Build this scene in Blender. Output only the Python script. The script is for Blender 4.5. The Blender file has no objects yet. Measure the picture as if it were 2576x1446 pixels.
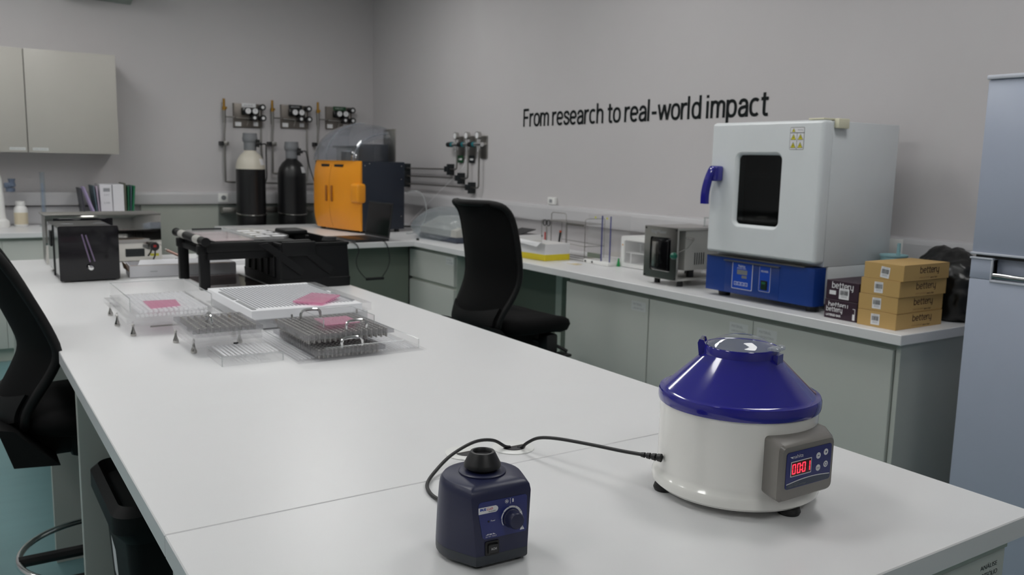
import bpy, bmesh, math, random
from mathutils import Vector, Matrix
random.seed(7)
S = bpy.context.scene
COL = S.collection
PI = math.pi

# ------------------------------------------------------------------ camera
FPX, YAW, PITCH, ROLL = 2169.07, 0.58116, -0.144627, 0.021508
fw = Vector((math.sin(YAW)*math.cos(PITCH), math.cos(YAW)*math.cos(PITCH), math.sin(PITCH)))
r0 = Vector((math.cos(YAW), -math.sin(YAW), 0)); u0 = r0.cross(fw)
rr_ = r0*math.cos(ROLL)+u0*math.sin(ROLL); uu_ = -r0*math.sin(ROLL)+u0*math.cos(ROLL)
cam = bpy.data.objects.new('camera', bpy.data.cameras.new('camera')); COL.objects.link(cam)
cam.matrix_world = Matrix(((rr_.x, uu_.x, -fw.x, 0), (rr_.y, uu_.y, -fw.y, 0), (rr_.z, uu_.z, -fw.z, 1.45), (0, 0, 0, 1)))
cam.data.sensor_width = 36; cam.data.lens = FPX/2576*36; cam.data.clip_start = .02
cam.data.dof.use_dof = True; cam.data.dof.focus_distance = 1.36; cam.data.dof.aperture_fstop = 8.0
S.camera = cam

# ------------------------------------------------------------------ world, exposure
W = bpy.data.worlds.new('world'); S.world = W; W.use_nodes = True
W.node_tree.nodes['Background'].inputs[0].default_value = (.6, .7, .85, 1)
W.node_tree.nodes['Background'].inputs[1].default_value = .15
S.view_settings.view_transform = 'Standard'; S.view_settings.look = 'None'
S.view_settings.gamma = 1; S.view_settings.exposure = 0.0
try:
    S.cycles.transparent_max_bounces = 40
    S.cycles.sample_clamp_indirect = 4
except Exception: pass

# ------------------------------------------------------------------ materials
def lin(c): return tuple(((v/255+.055)/1.055)**2.4 if v/255 > .04045 else v/255/12.92 for v in c)
MATS = {}
def mat(name, rgb, rough=.5, metal=0, noise=.03, scale=8, spec=None, coat=0, emit=None, es=1, bump=0, bscale=200):
    if name in MATS: return MATS[name]
    m = bpy.data.materials.new(name); m.use_nodes = True; nt = m.node_tree
    b = nt.nodes['Principled BSDF']; c = lin(rgb)
    b.inputs['Roughness'].default_value = rough; b.inputs['Metallic'].default_value = metal
    if spec is not None: b.inputs['Specular IOR Level'].default_value = spec
    if coat: b.inputs['Coat Weight'].default_value = coat; b.inputs['Coat Roughness'].default_value = .05
    tc = nt.nodes.new('ShaderNodeTexCoord'); nz = nt.nodes.new('ShaderNodeTexNoise')
    nz.inputs['Scale'].default_value = scale; nz.inputs['Detail'].default_value = 3
    nt.links.new(tc.outputs['Object'], nz.inputs['Vector'])
    mr = nt.nodes.new('ShaderNodeMapRange'); mr.inputs['To Min'].default_value = 1-noise; mr.inputs['To Max'].default_value = 1+noise
    nt.links.new(nz.outputs['Fac'], mr.inputs['Value'])
    vm = nt.nodes.new('ShaderNodeVectorMath'); vm.operation = 'SCALE'; vm.inputs[0].default_value = c
    nt.links.new(mr.outputs['Result'], vm.inputs['Scale']); nt.links.new(vm.outputs['Vector'], b.inputs['Base Color'])
    if bump:
        n2 = nt.nodes.new('ShaderNodeTexNoise'); n2.inputs['Scale'].default_value = bscale
        nt.links.new(tc.outputs['Object'], n2.inputs['Vector'])
        bp = nt.nodes.new('ShaderNodeBump'); bp.inputs['Strength'].default_value = bump; bp.inputs['Distance'].default_value = .002
        nt.links.new(n2.outputs['Fac'], bp.inputs['Height']); nt.links.new(bp.outputs['Normal'], b.inputs['Normal'])
    if emit is not None:
        b.inputs['Emission Color'].default_value = lin(emit)+(1,); b.inputs['Emission Strength'].default_value = es
    MATS[name] = m; return m
def clear(name, rgb=(250, 252, 252), body=.1, bodyc=(225, 228, 228), rough=.04, refl=1.0):
    """thin clear plastic: transparent, with a little milky body and Fresnel gloss"""
    m = bpy.data.materials.new(name); m.use_nodes = True; nt = m.node_tree; nt.nodes.clear()
    o = nt.nodes.new('ShaderNodeOutputMaterial'); t = nt.nodes.new('ShaderNodeBsdfTransparent'); t.inputs[0].default_value = lin(rgb)+(1,)
    d = nt.nodes.new('ShaderNodeBsdfDiffuse'); d.inputs[0].default_value = lin(bodyc)+(1,)
    g = nt.nodes.new('ShaderNodeBsdfGlossy'); g.inputs['Roughness'].default_value = rough; g.inputs[0].default_value = (.95, .95, .95, 1)
    lw = nt.nodes.new('ShaderNodeLayerWeight'); lw.inputs[0].default_value = .5
    pw = nt.nodes.new('ShaderNodeMath'); pw.operation = 'POWER'; pw.inputs[1].default_value = 5
    f = nt.nodes.new('ShaderNodeMath'); f.operation = 'MULTIPLY_ADD'; f.inputs[1].default_value = .6; f.inputs[2].default_value = .035
    nt.links.new(lw.outputs['Facing'], pw.inputs[0]); nt.links.new(pw.outputs[0], f.inputs[0])
    tl = nt.nodes.new('ShaderNodeBsdfTranslucent'); tl.inputs[0].default_value = lin(bodyc)+(1,)
    dm = nt.nodes.new('ShaderNodeMixShader'); dm.inputs[0].default_value = .5
    nt.links.new(d.outputs[0], dm.inputs[1]); nt.links.new(tl.outputs[0], dm.inputs[2])
    mu = nt.nodes.new('ShaderNodeMath'); mu.operation = 'MULTIPLY'; mu.inputs[1].default_value = refl
    nz = nt.nodes.new('ShaderNodeTexNoise'); nz.inputs['Scale'].default_value = 30
    mr = nt.nodes.new('ShaderNodeMapRange'); mr.inputs['To Min'].default_value = body*.8; mr.inputs['To Max'].default_value = body*1.2
    a = nt.nodes.new('ShaderNodeMixShader'); b = nt.nodes.new('ShaderNodeMixShader'); L = nt.links.new
    L(nz.outputs['Fac'], mr.inputs['Value']); L(mr.outputs['Result'], a.inputs[0])
    L(t.outputs[0], a.inputs[1]); L(dm.outputs[0], a.inputs[2]); L(f.outputs[0], mu.inputs[0]); L(mu.outputs[0], b.inputs[0])
    L(a.outputs[0], b.inputs[1]); L(g.outputs[0], b.inputs[2]); L(b.outputs[0], o.inputs[0])
    return m
def glow(name, rgb, s): return mat(name, (20, 20, 20), emit=rgb, es=s)

# rooms & laminates
M_wall = mat('wall_paint', (198, 195, 196), .85, noise=.02, scale=3, bump=.1, bscale=300)
M_ceil = mat('ceiling_paint', (225, 224, 220), .9)
M_trunk = mat('trunking_plastic', (196, 195, 197), .45)
M_top = mat('worktop_laminate', (226, 226, 227), .32, noise=.015, scale=5)
M_lam = mat('cabinet_laminate', (196, 199, 193), .45, noise=.015, scale=4)
M_wcab = mat('wall_cabinet_laminate', (180, 177, 170), .45, noise=.015)
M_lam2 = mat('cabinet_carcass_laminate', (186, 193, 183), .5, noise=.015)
M_green = mat('kneehole_shade_green', (104, 113, 102), .55)  # darkened to carry the leg space shade; also colours the level band
M_white = mat('white_enamel', (232, 233, 234), .3)
M_plastic = mat('white_plastic', (232, 232, 230), .35)
M_black = mat('black_plastic', (22, 22, 24), .45)
M_blackgl = mat('black_gloss', (14, 14, 16), .12)
M_chairmesh = mat('chair_mesh_black', (9, 9, 10), .85, spec=.2, bump=.4, bscale=900)
M_chairfr = mat('chair_frame_black', (12, 12, 13), .6, spec=.3)
M_steel = mat('stainless_steel', (190, 188, 184), .2, 1)
M_steeld = mat('brushed_steel', (150, 148, 144), .35, 1)
M_chrome = mat('chrome', (225, 225, 225), .08, 1)
M_brass = mat('brass', (170, 130, 60), .3, 1)
M_dark = mat('dark_print', (20, 26, 30), .5)
M_ink = mat('grey_print', (120, 122, 126), .6)
M_inkf = mat('faint_print', (150, 152, 156), .6)
M_paper = mat('paper_label', (228, 228, 230), .6)
M_lbl = mat('faint_door_label', (206, 209, 208), .5)
M_acr = clear('clear_acrylic', (254, 254, 254), body=.025, bodyc=(246, 247, 248))
M_acrp = clear('frosted_acrylic', (254, 254, 254), body=.16, bodyc=(246, 246, 248))
M_acrs = clear('smoky_acrylic', (228, 228, 230), body=.20, bodyc=(200, 200, 202))
M_acre = clear('acrylic_edge', body=.55, bodyc=(215, 219, 219))
M_bagp = clear('plastic_bag_film', (240, 244, 246), body=.28, bodyc=(205, 212, 216), rough=.2, refl=1.0)

# ------------------------------------------------------------------ mesh builder
def rrect(w, h, r, cx=0, cy=0, n=5):
    P = []
    for sx, sy, a0 in ((1, 1, 0), (-1, 1, PI/2), (-1, -1, PI), (1, -1, 1.5*PI)):
        for i in range(n+1):
            a = a0+PI/2*i/n
            P.append((cx+sx*(w/2-r)+r*math.cos(a), cy+sy*(h/2-r)+r*math.sin(a)))
    return P
def catmull(pts, k=6, closed=False):
    P = [Vector(p) for p in pts]; n = len(P); out = []
    for i in range(n if closed else n-1):
        a, b, c, d = (P[(i-1) % n] if closed or i > 0 else P[0]), P[i], P[(i+1) % n], (P[(i+2) % n] if closed or i+2 < n else P[-1])
        for j in range(k):
            t = j/k
            out.append(.5*((2*b)+(c-a)*t+(2*a-5*b+4*c-d)*t*t+(3*b-a-3*c+d)*t**3))
    if not closed: out.append(P[-1])
    return out
# grotesque lettering drawn as strokes: baseline 0, x height .73, ascender 1
def _arc(cx, rx, cy, ry, a0, a1, n=16):
    P = []
    for i in range(n+1):
        a = math.radians(a0+(a1-a0)*i/n); c, q = math.cos(a), math.sin(a)
        P.append((cx+rx*math.copysign(abs(c)**.84, c), cy+ry*math.copysign(abs(q)**.84, q)))
    return P
_H, _T = .057, .673
def _sm(*p): return [(v.x, v.y) for v in catmull([(x, y, 0) for x, y in p], 4)]
_O = (.27, .213, .365, .308)
GLY = {
 'F': (.57, [[(.06, 0), (.06, .98)], [(.06, .925), (.50, .925)], [(.06, .50), (.45, .50)]]),
 'r': (.39, [[(.06, 0), (.06, .73)], _sm((.06, .40), (.10, .56), (.20, .655), (.36, .668))]),
 'o': (.58, [_arc(*_O, 0, 360, 28)]), 'c': (.54, [_arc(*_O, 48, 312, 24)]), 'e': (.57, [[(.10, .37), (.46, .37)], _arc(*_O, 0, 318, 26)]),
 'm': (.83, [[(.06, 0), (.06, .73)], _sm((.06, .44), (.12, .62), (.24, .672), (.36, .61), (.385, .47), (.385, 0)), _sm((.385, .44), (.45, .62), (.57, .672), (.685, .61), (.71, .47), (.71, 0))]),
 's': (.52, [_sm((.43, .50), (.38, .63), (.25, .675), (.11, .62), (.10, .50), (.17, .42), (.28, .375), (.39, .32), (.43, .21), (.37, .09), (.24, .055), (.11, .10), (.06, .235))]),
 'a': (.57, [[(.45, 0), (.45, .48)], _sm((.09, .50), (.14, .63), (.27, .675), (.40, .62), (.45, .48)), _sm((.45, .41), (.30, .395), (.13, .345), (.075, .20), (.13, .08), (.24, .055), (.37, .10), (.45, .22))]),
 'h': (.58, [[(.06, 0), (.06, 1)], _sm((.06, .42), (.13, .61), (.27, .672), (.41, .61), (.45, .46), (.45, 0))]),
 't': (.41, [_sm((.17, .92), (.17, .5), (.17, .18), (.20, .08), (.28, .052), (.37, .058)), [(.02, .675), (.37, .675)]]),
 'l': (.235, [[(.06, 0), (.06, 1)]]), '-': (.43, [[(.04, .36), (.35, .36)]]), 'i': (.235, [[(.06, 0), (.06, .73)], [(.06, .86), (.06, .98)]]),
 'w': (.80, [[(.03, .73), (.20, .03)], [(.20, .03), (.39, .70)], [(.39, .70), (.57, .03)], [(.57, .03), (.74, .73)]]),
 'd': (.60, [_arc(.265, .205, .365, .308, 0, 360, 28), [(.475, 0), (.475, 1)]]), 'b': (.60, [_arc(.275, .205, .365, .308, 0, 360, 28), [(.065, 0), (.065, 1)]]),
 'p': (.60, [_arc(.275, .205, .365, .308, 0, 360, 28), [(.065, -.24), (.065, .73)]]),
 'y': (.56, [_sm((.06, .73), (.06, .30), (.12, .10), (.26, .055), (.40, .12), (.46, .30)), _sm((.46, .73), (.46, .2), (.46, -.05), (.42, -.19), (.30, -.235))]), ' ': (.22, [])}
class MB:
    def __init__(s, m=None): s.V = []; s.F = []; s.MI = []; s.mats = []; s.cur = 0; s.T = Matrix(); s.use(m) if m else None
    def use(s, m):
        if m not in s.mats: s.mats.append(m)
        s.cur = s.mats.index(m); return s
    def xf(s, M): s.T = M; return s
    def add(s, vs, fs):
        o = len(s.V); s.V += [s.T @ Vector(v) for v in vs]
        for f in fs: s.F.append([i+o for i in f]); s.MI.append(s.cur)
        return s
    def addbm(s, bm):
        bm.verts.index_update(); s.add([v.co.copy() for v in bm.verts], [[v.index for v in f.verts] for f in bm.faces]); bm.free(); return s
    def box(s, x0, x1, y0, y1, z0, z1, b=0, seg=2):
        bm = bmesh.new(); bmesh.ops.create_cube(bm, size=1)
        for v in bm.verts: v.co = Vector(((x0+x1)/2+v.co.x*(x1-x0), (y0+y1)/2+v.co.y*(y1-y0), (z0+z1)/2+v.co.z*(z1-z0)))
        if b: bmesh.ops.bevel(bm, geom=bm.edges[:], offset=min(b, .49*min(abs(x1-x0), abs(y1-y0), abs(z1-z0))), segments=seg, affect='EDGES', profile=.5)
        return s.addbm(bm)
    def loft(s, loops, cap0=True, cap1=True, cyc=True):
        n = len(loops[0]); vs = [v for l in loops for v in l]; fs = []
        for i in range(len(loops)-1):
            for j in range(n if cyc else n-1):
                k = (j+1) % n; fs.append([i*n+j, i*n+k, (i+1)*n+k, (i+1)*n+j])
        if cap0: fs.append(list(range(n))[::-1])
        if cap1: fs.append([(len(loops)-1)*n+j for j in range(n)])
        return s.add(vs, fs)
    def cyl(s, p0, p1, r, r1=None, n=20, cap=True):
        p0, p1 = Vector(p0), Vector(p1); d = (p1-p0).normalized(); a = d.orthogonal().normalized(); b = d.cross(a); r1 = r if r1 is None else r1
        L = [[p+(a*math.cos(2*PI*i/n)+b*math.sin(2*PI*i/n))*q for i in range(n)] for p, q in ((p0, r), (p1, r1))]
        return s.loft(L, cap, cap)
    def tube(s, pts, r, n=8, closed=False, sm=0):
        P = catmull(pts, sm, closed) if sm else [Vector(p) for p in pts]; L = []; N = len(P)
        t = (P[1]-P[0]).normalized(); a = t.orthogonal().normalized()
        for i in range(N):
            q = ((P[(i+1) % N] if closed or i < N-1 else P[i])-(P[i-1] if closed or i > 0 else P[i])).normalized()
            a = (a-q*a.dot(q)).normalized(); b = q.cross(a); rr = r(i/(N-1)) if callable(r) else r
            L.append([P[i]+(a*math.cos(2*PI*k/n)+b*math.sin(2*PI*k/n))*rr for k in range(n)])
        if closed: L.append(L[0])
        return s.loft(L, not closed, not closed)
    def lathe(s, prof, c=(0, 0, 0), n=48, axis=(0, 0, 1)):
        c = Vector(c); ax = Vector(axis).normalized(); a = ax.orthogonal().normalized(); b = ax.cross(a)
        L = [[c+ax*z+(a*math.cos(2*PI*i/n)+b*math.sin(2*PI*i/n))*max(r, 1e-5) for i in range(n)] for r, z in prof]
        return s.loft(L, prof[0][0] > 1e-4, prof[-1][0] > 1e-4)
    def prism(s, pts, F, d0, d1, b=0):
        """pts 2-D outline; F(u,v,d)->xyz"""
        if b:
            n = len(pts); cx = sum(p[0] for p in pts)/n; cy = sum(p[1] for p in pts)/n
            ins = []
            for i in range(n):
                p, q, w = Vector(pts[i-1]), Vector(pts[i]), Vector(pts[(i+1) % n])
                e1 = (q-p); e2 = (w-q); 
                nn = Vector((-(e1.y+e2.y), e1.x+e2.x)); nn.normalize()
                if nn.dot(Vector((cx, cy))-q) < 0: nn = -nn
                ins.append(q+nn*b)
            sg = 1 if d1 > d0 else -1
            return s.loft([[F(u, v, d0) for u, v in pts], [F(u, v, d1-sg*b) for u, v in pts], [F(u, v, d1) for u, v in ins]])
        return s.loft([[F(u, v, d0) for u, v in pts], [F(u, v, d1) for u, v in pts]])
    def ring(s, po, pi, F, d0, d1):
        n = len(po); L = [[F(u, v, d0) for u, v in po], [F(u, v, d1) for u, v in po], [F(u, v, d1) for u, v in pi], [F(u, v, d0) for u, v in pi]]
        L.append(L[0]); return s.loft(L, False, False)
    def sheet(s, fn, nu, nv, th):
        """fn(u,v)->Vector point; thick sheet"""
        G = [[Vector(fn(i/nu, j/nv)) for i in range(nu+1)] for j in range(nv+1)]
        vs = []; 
        for sd in (0, 1):
            for j in range(nv+1):
                for i in range(nu+1):
                    a = G[j][min(i+1, nu)]-G[j][max(i-1, 0)]; b = G[min(j+1, nv)][i]-G[max(j-1, 0)][i]
                    nn = a.cross(b).normalized(); vs.append(G[j][i]+nn*(th/2 if sd else -th/2))
        m = (nu+1)*(nv+1); fs = []; ix = lambda i, j: j*(nu+1)+i
        for j in range(nv):
            for i in range(nu):
                fs.append([ix(i, j), ix(i+1, j), ix(i+1, j+1), ix(i, j+1)][::-1]); fs.append([m+ix(i, j), m+ix(i+1, j), m+ix(i+1, j+1), m+ix(i, j+1)])
        for i in range(nu):
            fs.append([ix(i, 0), ix(i+1, 0), m+ix(i+1, 0), m+ix(i, 0)]); fs.append([ix(i, nv), ix(i+1, nv), m+ix(i+1, nv), m+ix(i, nv)][::-1])
        for j in range(nv):
            fs.append([ix(0, j), ix(0, j+1), m+ix(0, j+1), m+ix(0, j)][::-1]); fs.append([ix(nu, j), ix(nu, j+1), m+ix(nu, j+1), m+ix(nu, j)])
        return s.add(vs, fs)
    def text(s, t, o, xd, yd, w=None, h=None, ext=0, bold=0, shear=0):
        """text with its lower left corner at o; h = height of the whole box"""
        cu = bpy.data.curves.new('t', 'FONT'); cu.body = t; cu.size = 1
        cu.offset = bold; cu.shear = shear; cu.extrude = 0; cu.resolution_u = 3
        ob = bpy.data.objects.new('t', cu); COL.objects.link(ob)
        dg = bpy.context.evaluated_depsgraph_get(); me = bpy.data.meshes.new_from_object(ob.evaluated_get(dg))
        vs = [v.co.copy() for v in me.vertices]; fs = [list(p.vertices) for p in me.polygons]
        bpy.data.objects.remove(ob); bpy.data.curves.remove(cu); bpy.data.meshes.remove(me)
        if not vs: return s
        x0 = min(v.x for v in vs); x1 = max(v.x for v in vs); y0 = min(v.y for v in vs); y1 = max(v.y for v in vs)
        sy = (h/(y1-y0)) if h else w/(x1-x0); sx = (w/(x1-x0)) if w else sy
        o, xd, yd = Vector(o), Vector(xd), Vector(yd)
        return s.add([o+xd*(v.x-x0)*sx+yd*(v.y-y0)*sy for v in vs], fs)
    def strokes(s, t, o, xd, yd, w, h, sw=.112):
        """stroke lettering, h = ascender height, o = left end of the baseline"""
        tot = sum(GLY[c][0] for c in t); o, xd, yd = Vector(o), Vector(xd), Vector(yd); x = 0; kx = w/tot; nn = xd.cross(yd).normalized()*.00015
        for c in t:
            for pth in GLY[c][1]:
                P = [Vector((p[0], p[1])) for p in pth]; L = []; n = len(P); cl = (P[0]-P[-1]).length < 1e-4
                for i in range(n):
                    a = P[i-1] if i else (P[-2] if cl else P[0]); b = P[i+1] if i < n-1 else (P[1] if cl else P[-1]); d = (b-a).normalized(); m = Vector((-d.y, d.x))*sw/2
                    L.append((P[i]-m, P[i]+m))
                q = [o+nn*GLY[c][1].index(pth)+xd*((x+v.x)*kx)+yd*(v.y*h) for pr in L for v in pr]
                s.add(q, [[2*i, 2*i+2, 2*i+3, 2*i+1] for i in range(n-1)])
            x += GLY[c][0]
        return s
    def quad(s, o, xd, yd, w, h):
        o, xd, yd = Vector(o), Vector(xd), Vector(yd)
        return s.add([o, o+xd*w, o+xd*w+yd*h, o+yd*h], [[0, 1, 2, 3]])
    def build(s, name, parent=None, label=None, cat=None, group=None, kind=None, W=True, smooth=35):
        me = bpy.data.meshes.new(name); T = Matrix()
        if parent is not None and W: T = ROOTM[parent.name].inverted()
        me.from_pydata([tuple(T @ v) for v in s.V], [], s.F)
        for m in s.mats: me.materials.append(m)
        for p, i in zip(me.polygons, s.MI): p.material_index = i; p.use_smooth = smooth > 0
        me.update()
        bm = bmesh.new(); bm.from_mesh(me); bmesh.ops.recalc_face_normals(bm, faces=bm.faces); bm.to_mesh(me); bm.free()
        if smooth: me.set_sharp_from_angle(angle=math.radians(smooth))
        o = bpy.data.objects.new(name, me); COL.objects.link(o)
        if parent is not None: o.parent = parent; ROOTM[o.name] = ROOTM[parent.name]
        else: ROOTM[o.name] = Matrix()
        if label: o['label'] = label
        if cat: o['category'] = cat
        if group: o['group'] = group
        if kind: o['kind'] = kind
        return o
ROOTM = {}
def thing(name, label, cat, loc=(0, 0, 0), rz=0, group=None, kind=None):
    o = bpy.data.objects.new(name, None); COL.objects.link(o); o.location = loc; o.rotation_euler = (0, 0, rz); o.empty_display_size = .05
    o['label'] = label; o['category'] = cat
    if group: o['group'] = group
    if kind: o['kind'] = kind
    ROOTM[o.name] = Matrix.Translation(loc) @ Matrix.Rotation(rz, 4, 'Z'); return o
def dup(root, loc, rz, label=None, group=None):
    r = root.copy(); COL.objects.link(r); r.location = loc; r.rotation_euler = (0, 0, rz)
    if label: r['label'] = label
    if group: r['group'] = group
    for ch in list(root.children):
        c = ch.copy(); COL.objects.link(c); c.parent = r
        for g in list(ch.children):
            d = g.copy(); COL.objects.link(d); d.parent = c
    ROOTM[r.name] = Matrix.Translation(loc) @ Matrix.Rotation(rz, 4, 'Z'); return r
def struct(name, mb, parent=None, **k): return mb.build(name, parent, kind='structure', **k)
XW, YB, XL, YF, ZC = 3.35, 7.5, -2.6, -2.2, 3.0
NX = ((0, -1, 0), (0, 0, 1))      # text axes on a face that looks toward -X
NY = ((1, 0, 0), (0, 0, 1))       # text axes on a face that looks toward -Y
FX = lambda X: (lambda u, v, d: (X-d, -u, v))       # u grows to viewer's right (-Y), d out of the face
FY = lambda Y: (lambda u, v, d: (u, Y-d, v))
FZ = lambda Z: (lambda u, v, d: (u, v, Z+d))

# ------------------------------------------------------------------ lamps of the room (recessed LED panels)
M_led = glow('led_diffuser', (252, 251, 249), 13.0)
M_ledf = mat('led_panel_frame', (235, 235, 235), .4)
led = thing('ceiling_light', 'square white LED panel in the ceiling over the island, its light falling on the bench', 'ceiling light', (0.2, 2.2, ZC), 0, 'LED panels in the ceiling')
MB(M_led).box(-.29, .29, -.29, .29, -.012, -.006).build('diffuser', led, W=False, smooth=0)
MB(M_ledf).ring(rrect(.62, .62, .004), rrect(.575, .575, .004), FZ(-.016), 0, .016).build('frame', led, W=False, smooth=0)
for x, y in ((0.2, 4.3), (0.2, 6.2), (-1.6, 1.2), (-1.6, 3.2), (-1.6, 5.2), (2.1, 3.4), (2.1, 5.6), (2.1, 1.2), (0.7, -1.0)):
    dup(led, (x, y, ZC), 0)

# ------------------------------------------------------------------ room shell
def floor_mat():
    m = mat('teal_vinyl_floor', (104, 140, 143), .35, noise=.08, scale=3)
    nt = m.node_tree; nz = [n for n in nt.nodes if n.type == 'TEX_NOISE'][0]
    mp = nt.nodes.new('ShaderNodeMapping'); tc = [n for n in nt.nodes if n.type == 'TEX_COORD'][0]
    mp.inputs['Scale'].default_value = (1.2, 6, 1); nt.links.new(tc.outputs['Object'], mp.inputs['Vector']); nt.links.new(mp.outputs['Vector'], nz.inputs['Vector'])
    return m
struct('floor', MB(floor_mat()).box(XL-.1, XW+.1, YF-.1, YB+.1, -.1, 0))
struct('ceiling', MB(M_ceil).box(XL-.1, XW+.1, YF-.1, YB+.1, ZC, ZC+.1))
struct('wall_right', MB(M_wall).box(XW, XW+.1, YF-.1, YB+.1, 0, ZC))
struct('wall_back', MB(M_wall).box(XL-.1, XW, YB, YB+.1, 0, ZC))
struct('wall_left', MB(M_wall).box(XL-.1, XL, YF-.1, YB, 0, ZC))
struct('wall_front', MB(M_wall).box(XL, XW, YF-.1, YF, 0, ZC))
# cable trunking on both walls
def trunk(F, u0, u1, z0, z1, d):
    m = MB(M_trunk); m.prism([(0, z0), (d, z0+.004), (d, z1-.012), (d-.006, z1-.003), (0, z1)], lambda a, z, t: F(t, z, a), u0, u1)
    m.prism([(d, z0+.014), (d+.002, z0+.014), (d+.002, z1-.024), (d, z1-.024)], lambda a, z, t: F(t, z, a), u0, u1); return m
struct('trim_1', trunk(lambda y, z, d: (XW-d, y, z), 0.9, YB-.06, 1.068, 1.176, .058))
struct('trim_2', trunk(lambda x, z, d: (x, YB-d, z), XL, XW-.06, 1.045, 1.15, .058))
t = trunk(lambda x, z, d: (x, YB-d, z), XL, 1.27, .90, 1.04, .02); struct('trim_3', t)

# lettering on the right wall
m = MB(mat('lettering_black', (12, 18, 20), .6, spec=.2))
xd, yd = NX
m.strokes('From research to real-world impact', (XW-.002, 5.0, 1.6885), (0, -1, .004), (0, 0, 1), 2.125, .122, .136)
lt = m.build('wall_lettering', None, 'black lettering From research to real-world impact on the right wall', 'lettering', smooth=0)

# ------------------------------------------------------------------ island
def worktop(name, label, x0, x1, y0, y1, z1=.9, th=.036, group=None):
    return MB(M_top).box(x0, x1, y0, y1, z1-th, z1, .0018, 1).build(name, None, label, 'worktop', group)
IX0, IX1 = .237, 1.465
worktop('worktop', 'long white worktop of the island carrying the capsule plates and black cases', IX0, IX1, 1.2712, 5.03)
wt = worktop('worktop', 'near white worktop section under the centrifuge and the dark blue mixer', IX0, IX1, .652, 1.2698)
def panel(label, x0, x1, y0, y1, z0=0, z1=.864, m=None, group=None):
    return MB(m or M_lam).box(x0, x1, y0, y1, z0, z1, .001, 1).build('support_panel', None, label, 'panel', group)
panel('white upright panel under the island behind the black bin', .262, 1.44, 2.53, 2.56)
panel('white upright panel under the island beyond the left chair footring', .252, 1.44, 3.30, 3.33)
panel('white upright end panel under the far end of the island', .245, 1.45, 4.98, 5.01)
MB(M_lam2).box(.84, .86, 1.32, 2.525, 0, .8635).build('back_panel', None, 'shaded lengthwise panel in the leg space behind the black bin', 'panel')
# near base cabinet of the island: front with label looks to -Y
c = thing('base_cabinet', 'white base cabinet under the near worktop with a printed drawer label', 'cabinet', (.85, .95, 0))
MB(M_lam2).box(.262, 1.44, .70, 1.26, .08, .8635, .001, 1).build('body', c)
MB(M_lam2).box(.30, 1.40, .74, 1.22, 0, .0795).build('plinth', c)
g = MB(M_lam2).box(.262, 1.435, .676, .6995, .838, .8635).build('grip_rail', c)
for i, (a, b) in enumerate(((.264, .845), (.849, 1.434))):
    d = MB(M_lam).box(a, b, .678, .6985, .56, .836, .0015, 1).build('drawer', c)
    MB(M_lam).box(a, b, .678, .6985, .085, .556, .0015, 1).build('door', c)
MB(M_dark).text('ANÁLISE', (1.361, .6775, .812), *NY, .050, .0095).text('PORTFÓLIO', (1.352, .6775, .797), *NY, .062, .0105).build('label_print', d, smooth=0)
MB(M_lam).box(.2435, .2615, .70, 1.255, .085, .858, .001, 1).build('side_front', c)
# cable grommets
def grommet(label, x, y, half=False):
    t = thing('cable_grommet', label, 'cable grommet', (x, y, .9), 0)
    MB(M_plastic).lathe([(.001, .0002), (.041, .0002), (.041, .0016), (.038, .0026), (.026, .0028), (.001, .0028)], n=48).build('rim', t, W=False)
    k = MB(M_black)
    k.prism([(.024*math.cos(a), .024*math.sin(a)) for a in [PI*1.05+i*PI*.9/12 for i in range(13)]], FZ(.003), 0, .0008).build('opening', t, W=False, smooth=0)
    MB(M_steel).prism([(-.024, -.003), (.024, -.003), (.024, -.0005), (-.024, -.0005)], FZ(.003), 0, .0012).build('edge_strip', t, W=False, smooth=0)
    return t
grommet('round white cable grommet between the mixer and centrifuge, a black cord entering it', .894, 1.345)
g2 = grommet('round cable grommet half hidden behind the dark blue mixer', .80, 1.362)

# ------------------------------------------------------------------ right hand counter
worktop('worktop', 'long white worktop along the right wall under the oven and boxes', 2.66, 3.349, 1.66, 5.287)
worktop('worktop', 'white worktop in the far corner under the orange analyzer and laptop', 1.75, 3.349, 5.289, 6.95)
def base_unit(label, y0, y1, seams, endpanel=False):
    c = thing('base_cabinet', label, 'cabinet', (2.98, (y0+y1)/2, 0))
    MB(M_lam2).box(2.712, 3.30, y0, y1, .10, .8635, .001, 1).build('body', c)
    MB(M_lam2).box(2.76, 3.28, y0+.01, y1-.01, 0, .0995).build('plinth', c)
    return c
def door(c, y0, y1, z0=.105, z1=.838, lab=None, name='door'):
    d = MB(M_lam).box(2.690, 2.7115, y0+.0015, y1-.0015, z0, z1, .001, 1).build(name, c)
    if lab:
        ys, zt, l1, l2 = lab
        MB(M_lbl).box(2.6895, 2.6902, ys-.10, ys, zt-.045, zt).use(M_inkf).text(l1, (2.6893, ys-.012, zt-.02), *NX, .06, .011).text(l2, (2.6893, ys-.012, zt-.038), *NX, .075, .011).build('door_label', d, smooth=0)
    return d
c = base_unit('white double door base cabinet below the oven and boxes', 1.70, 2.938, 0)
door(c, 1.703, 2.321, lab=(2.30, .815, 'MATERIAL', 'LABORATÓRIO')); door(c, 2.321, 2.937, lab=(2.445, .815, 'MATERIAL', 'LABORATÓRIO'))
MB(M_lam).box(2.700, 3.30, 1.682, 1.6995, 0, .8635, .001, 1).build('end_panel', c)
c = base_unit('white single door base cabinet beside the leg space, below the small blender', 2.94, 3.578, 0)
door(c, 2.941, 3.577, lab=(3.06, .815, 'MATERIAL', 'LABORATÓRIO'))
c = base_unit('white drawer base cabinet in the corner, left of the office chair', 4.775, 5.41, 0)
door(c, 4.777, 5.408, .648, .838, (4.88, .83, 'MATERIAL', 'LAB'), name='drawer'); door(c, 4.777, 5.408, .105, .625, name='drawer')
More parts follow.
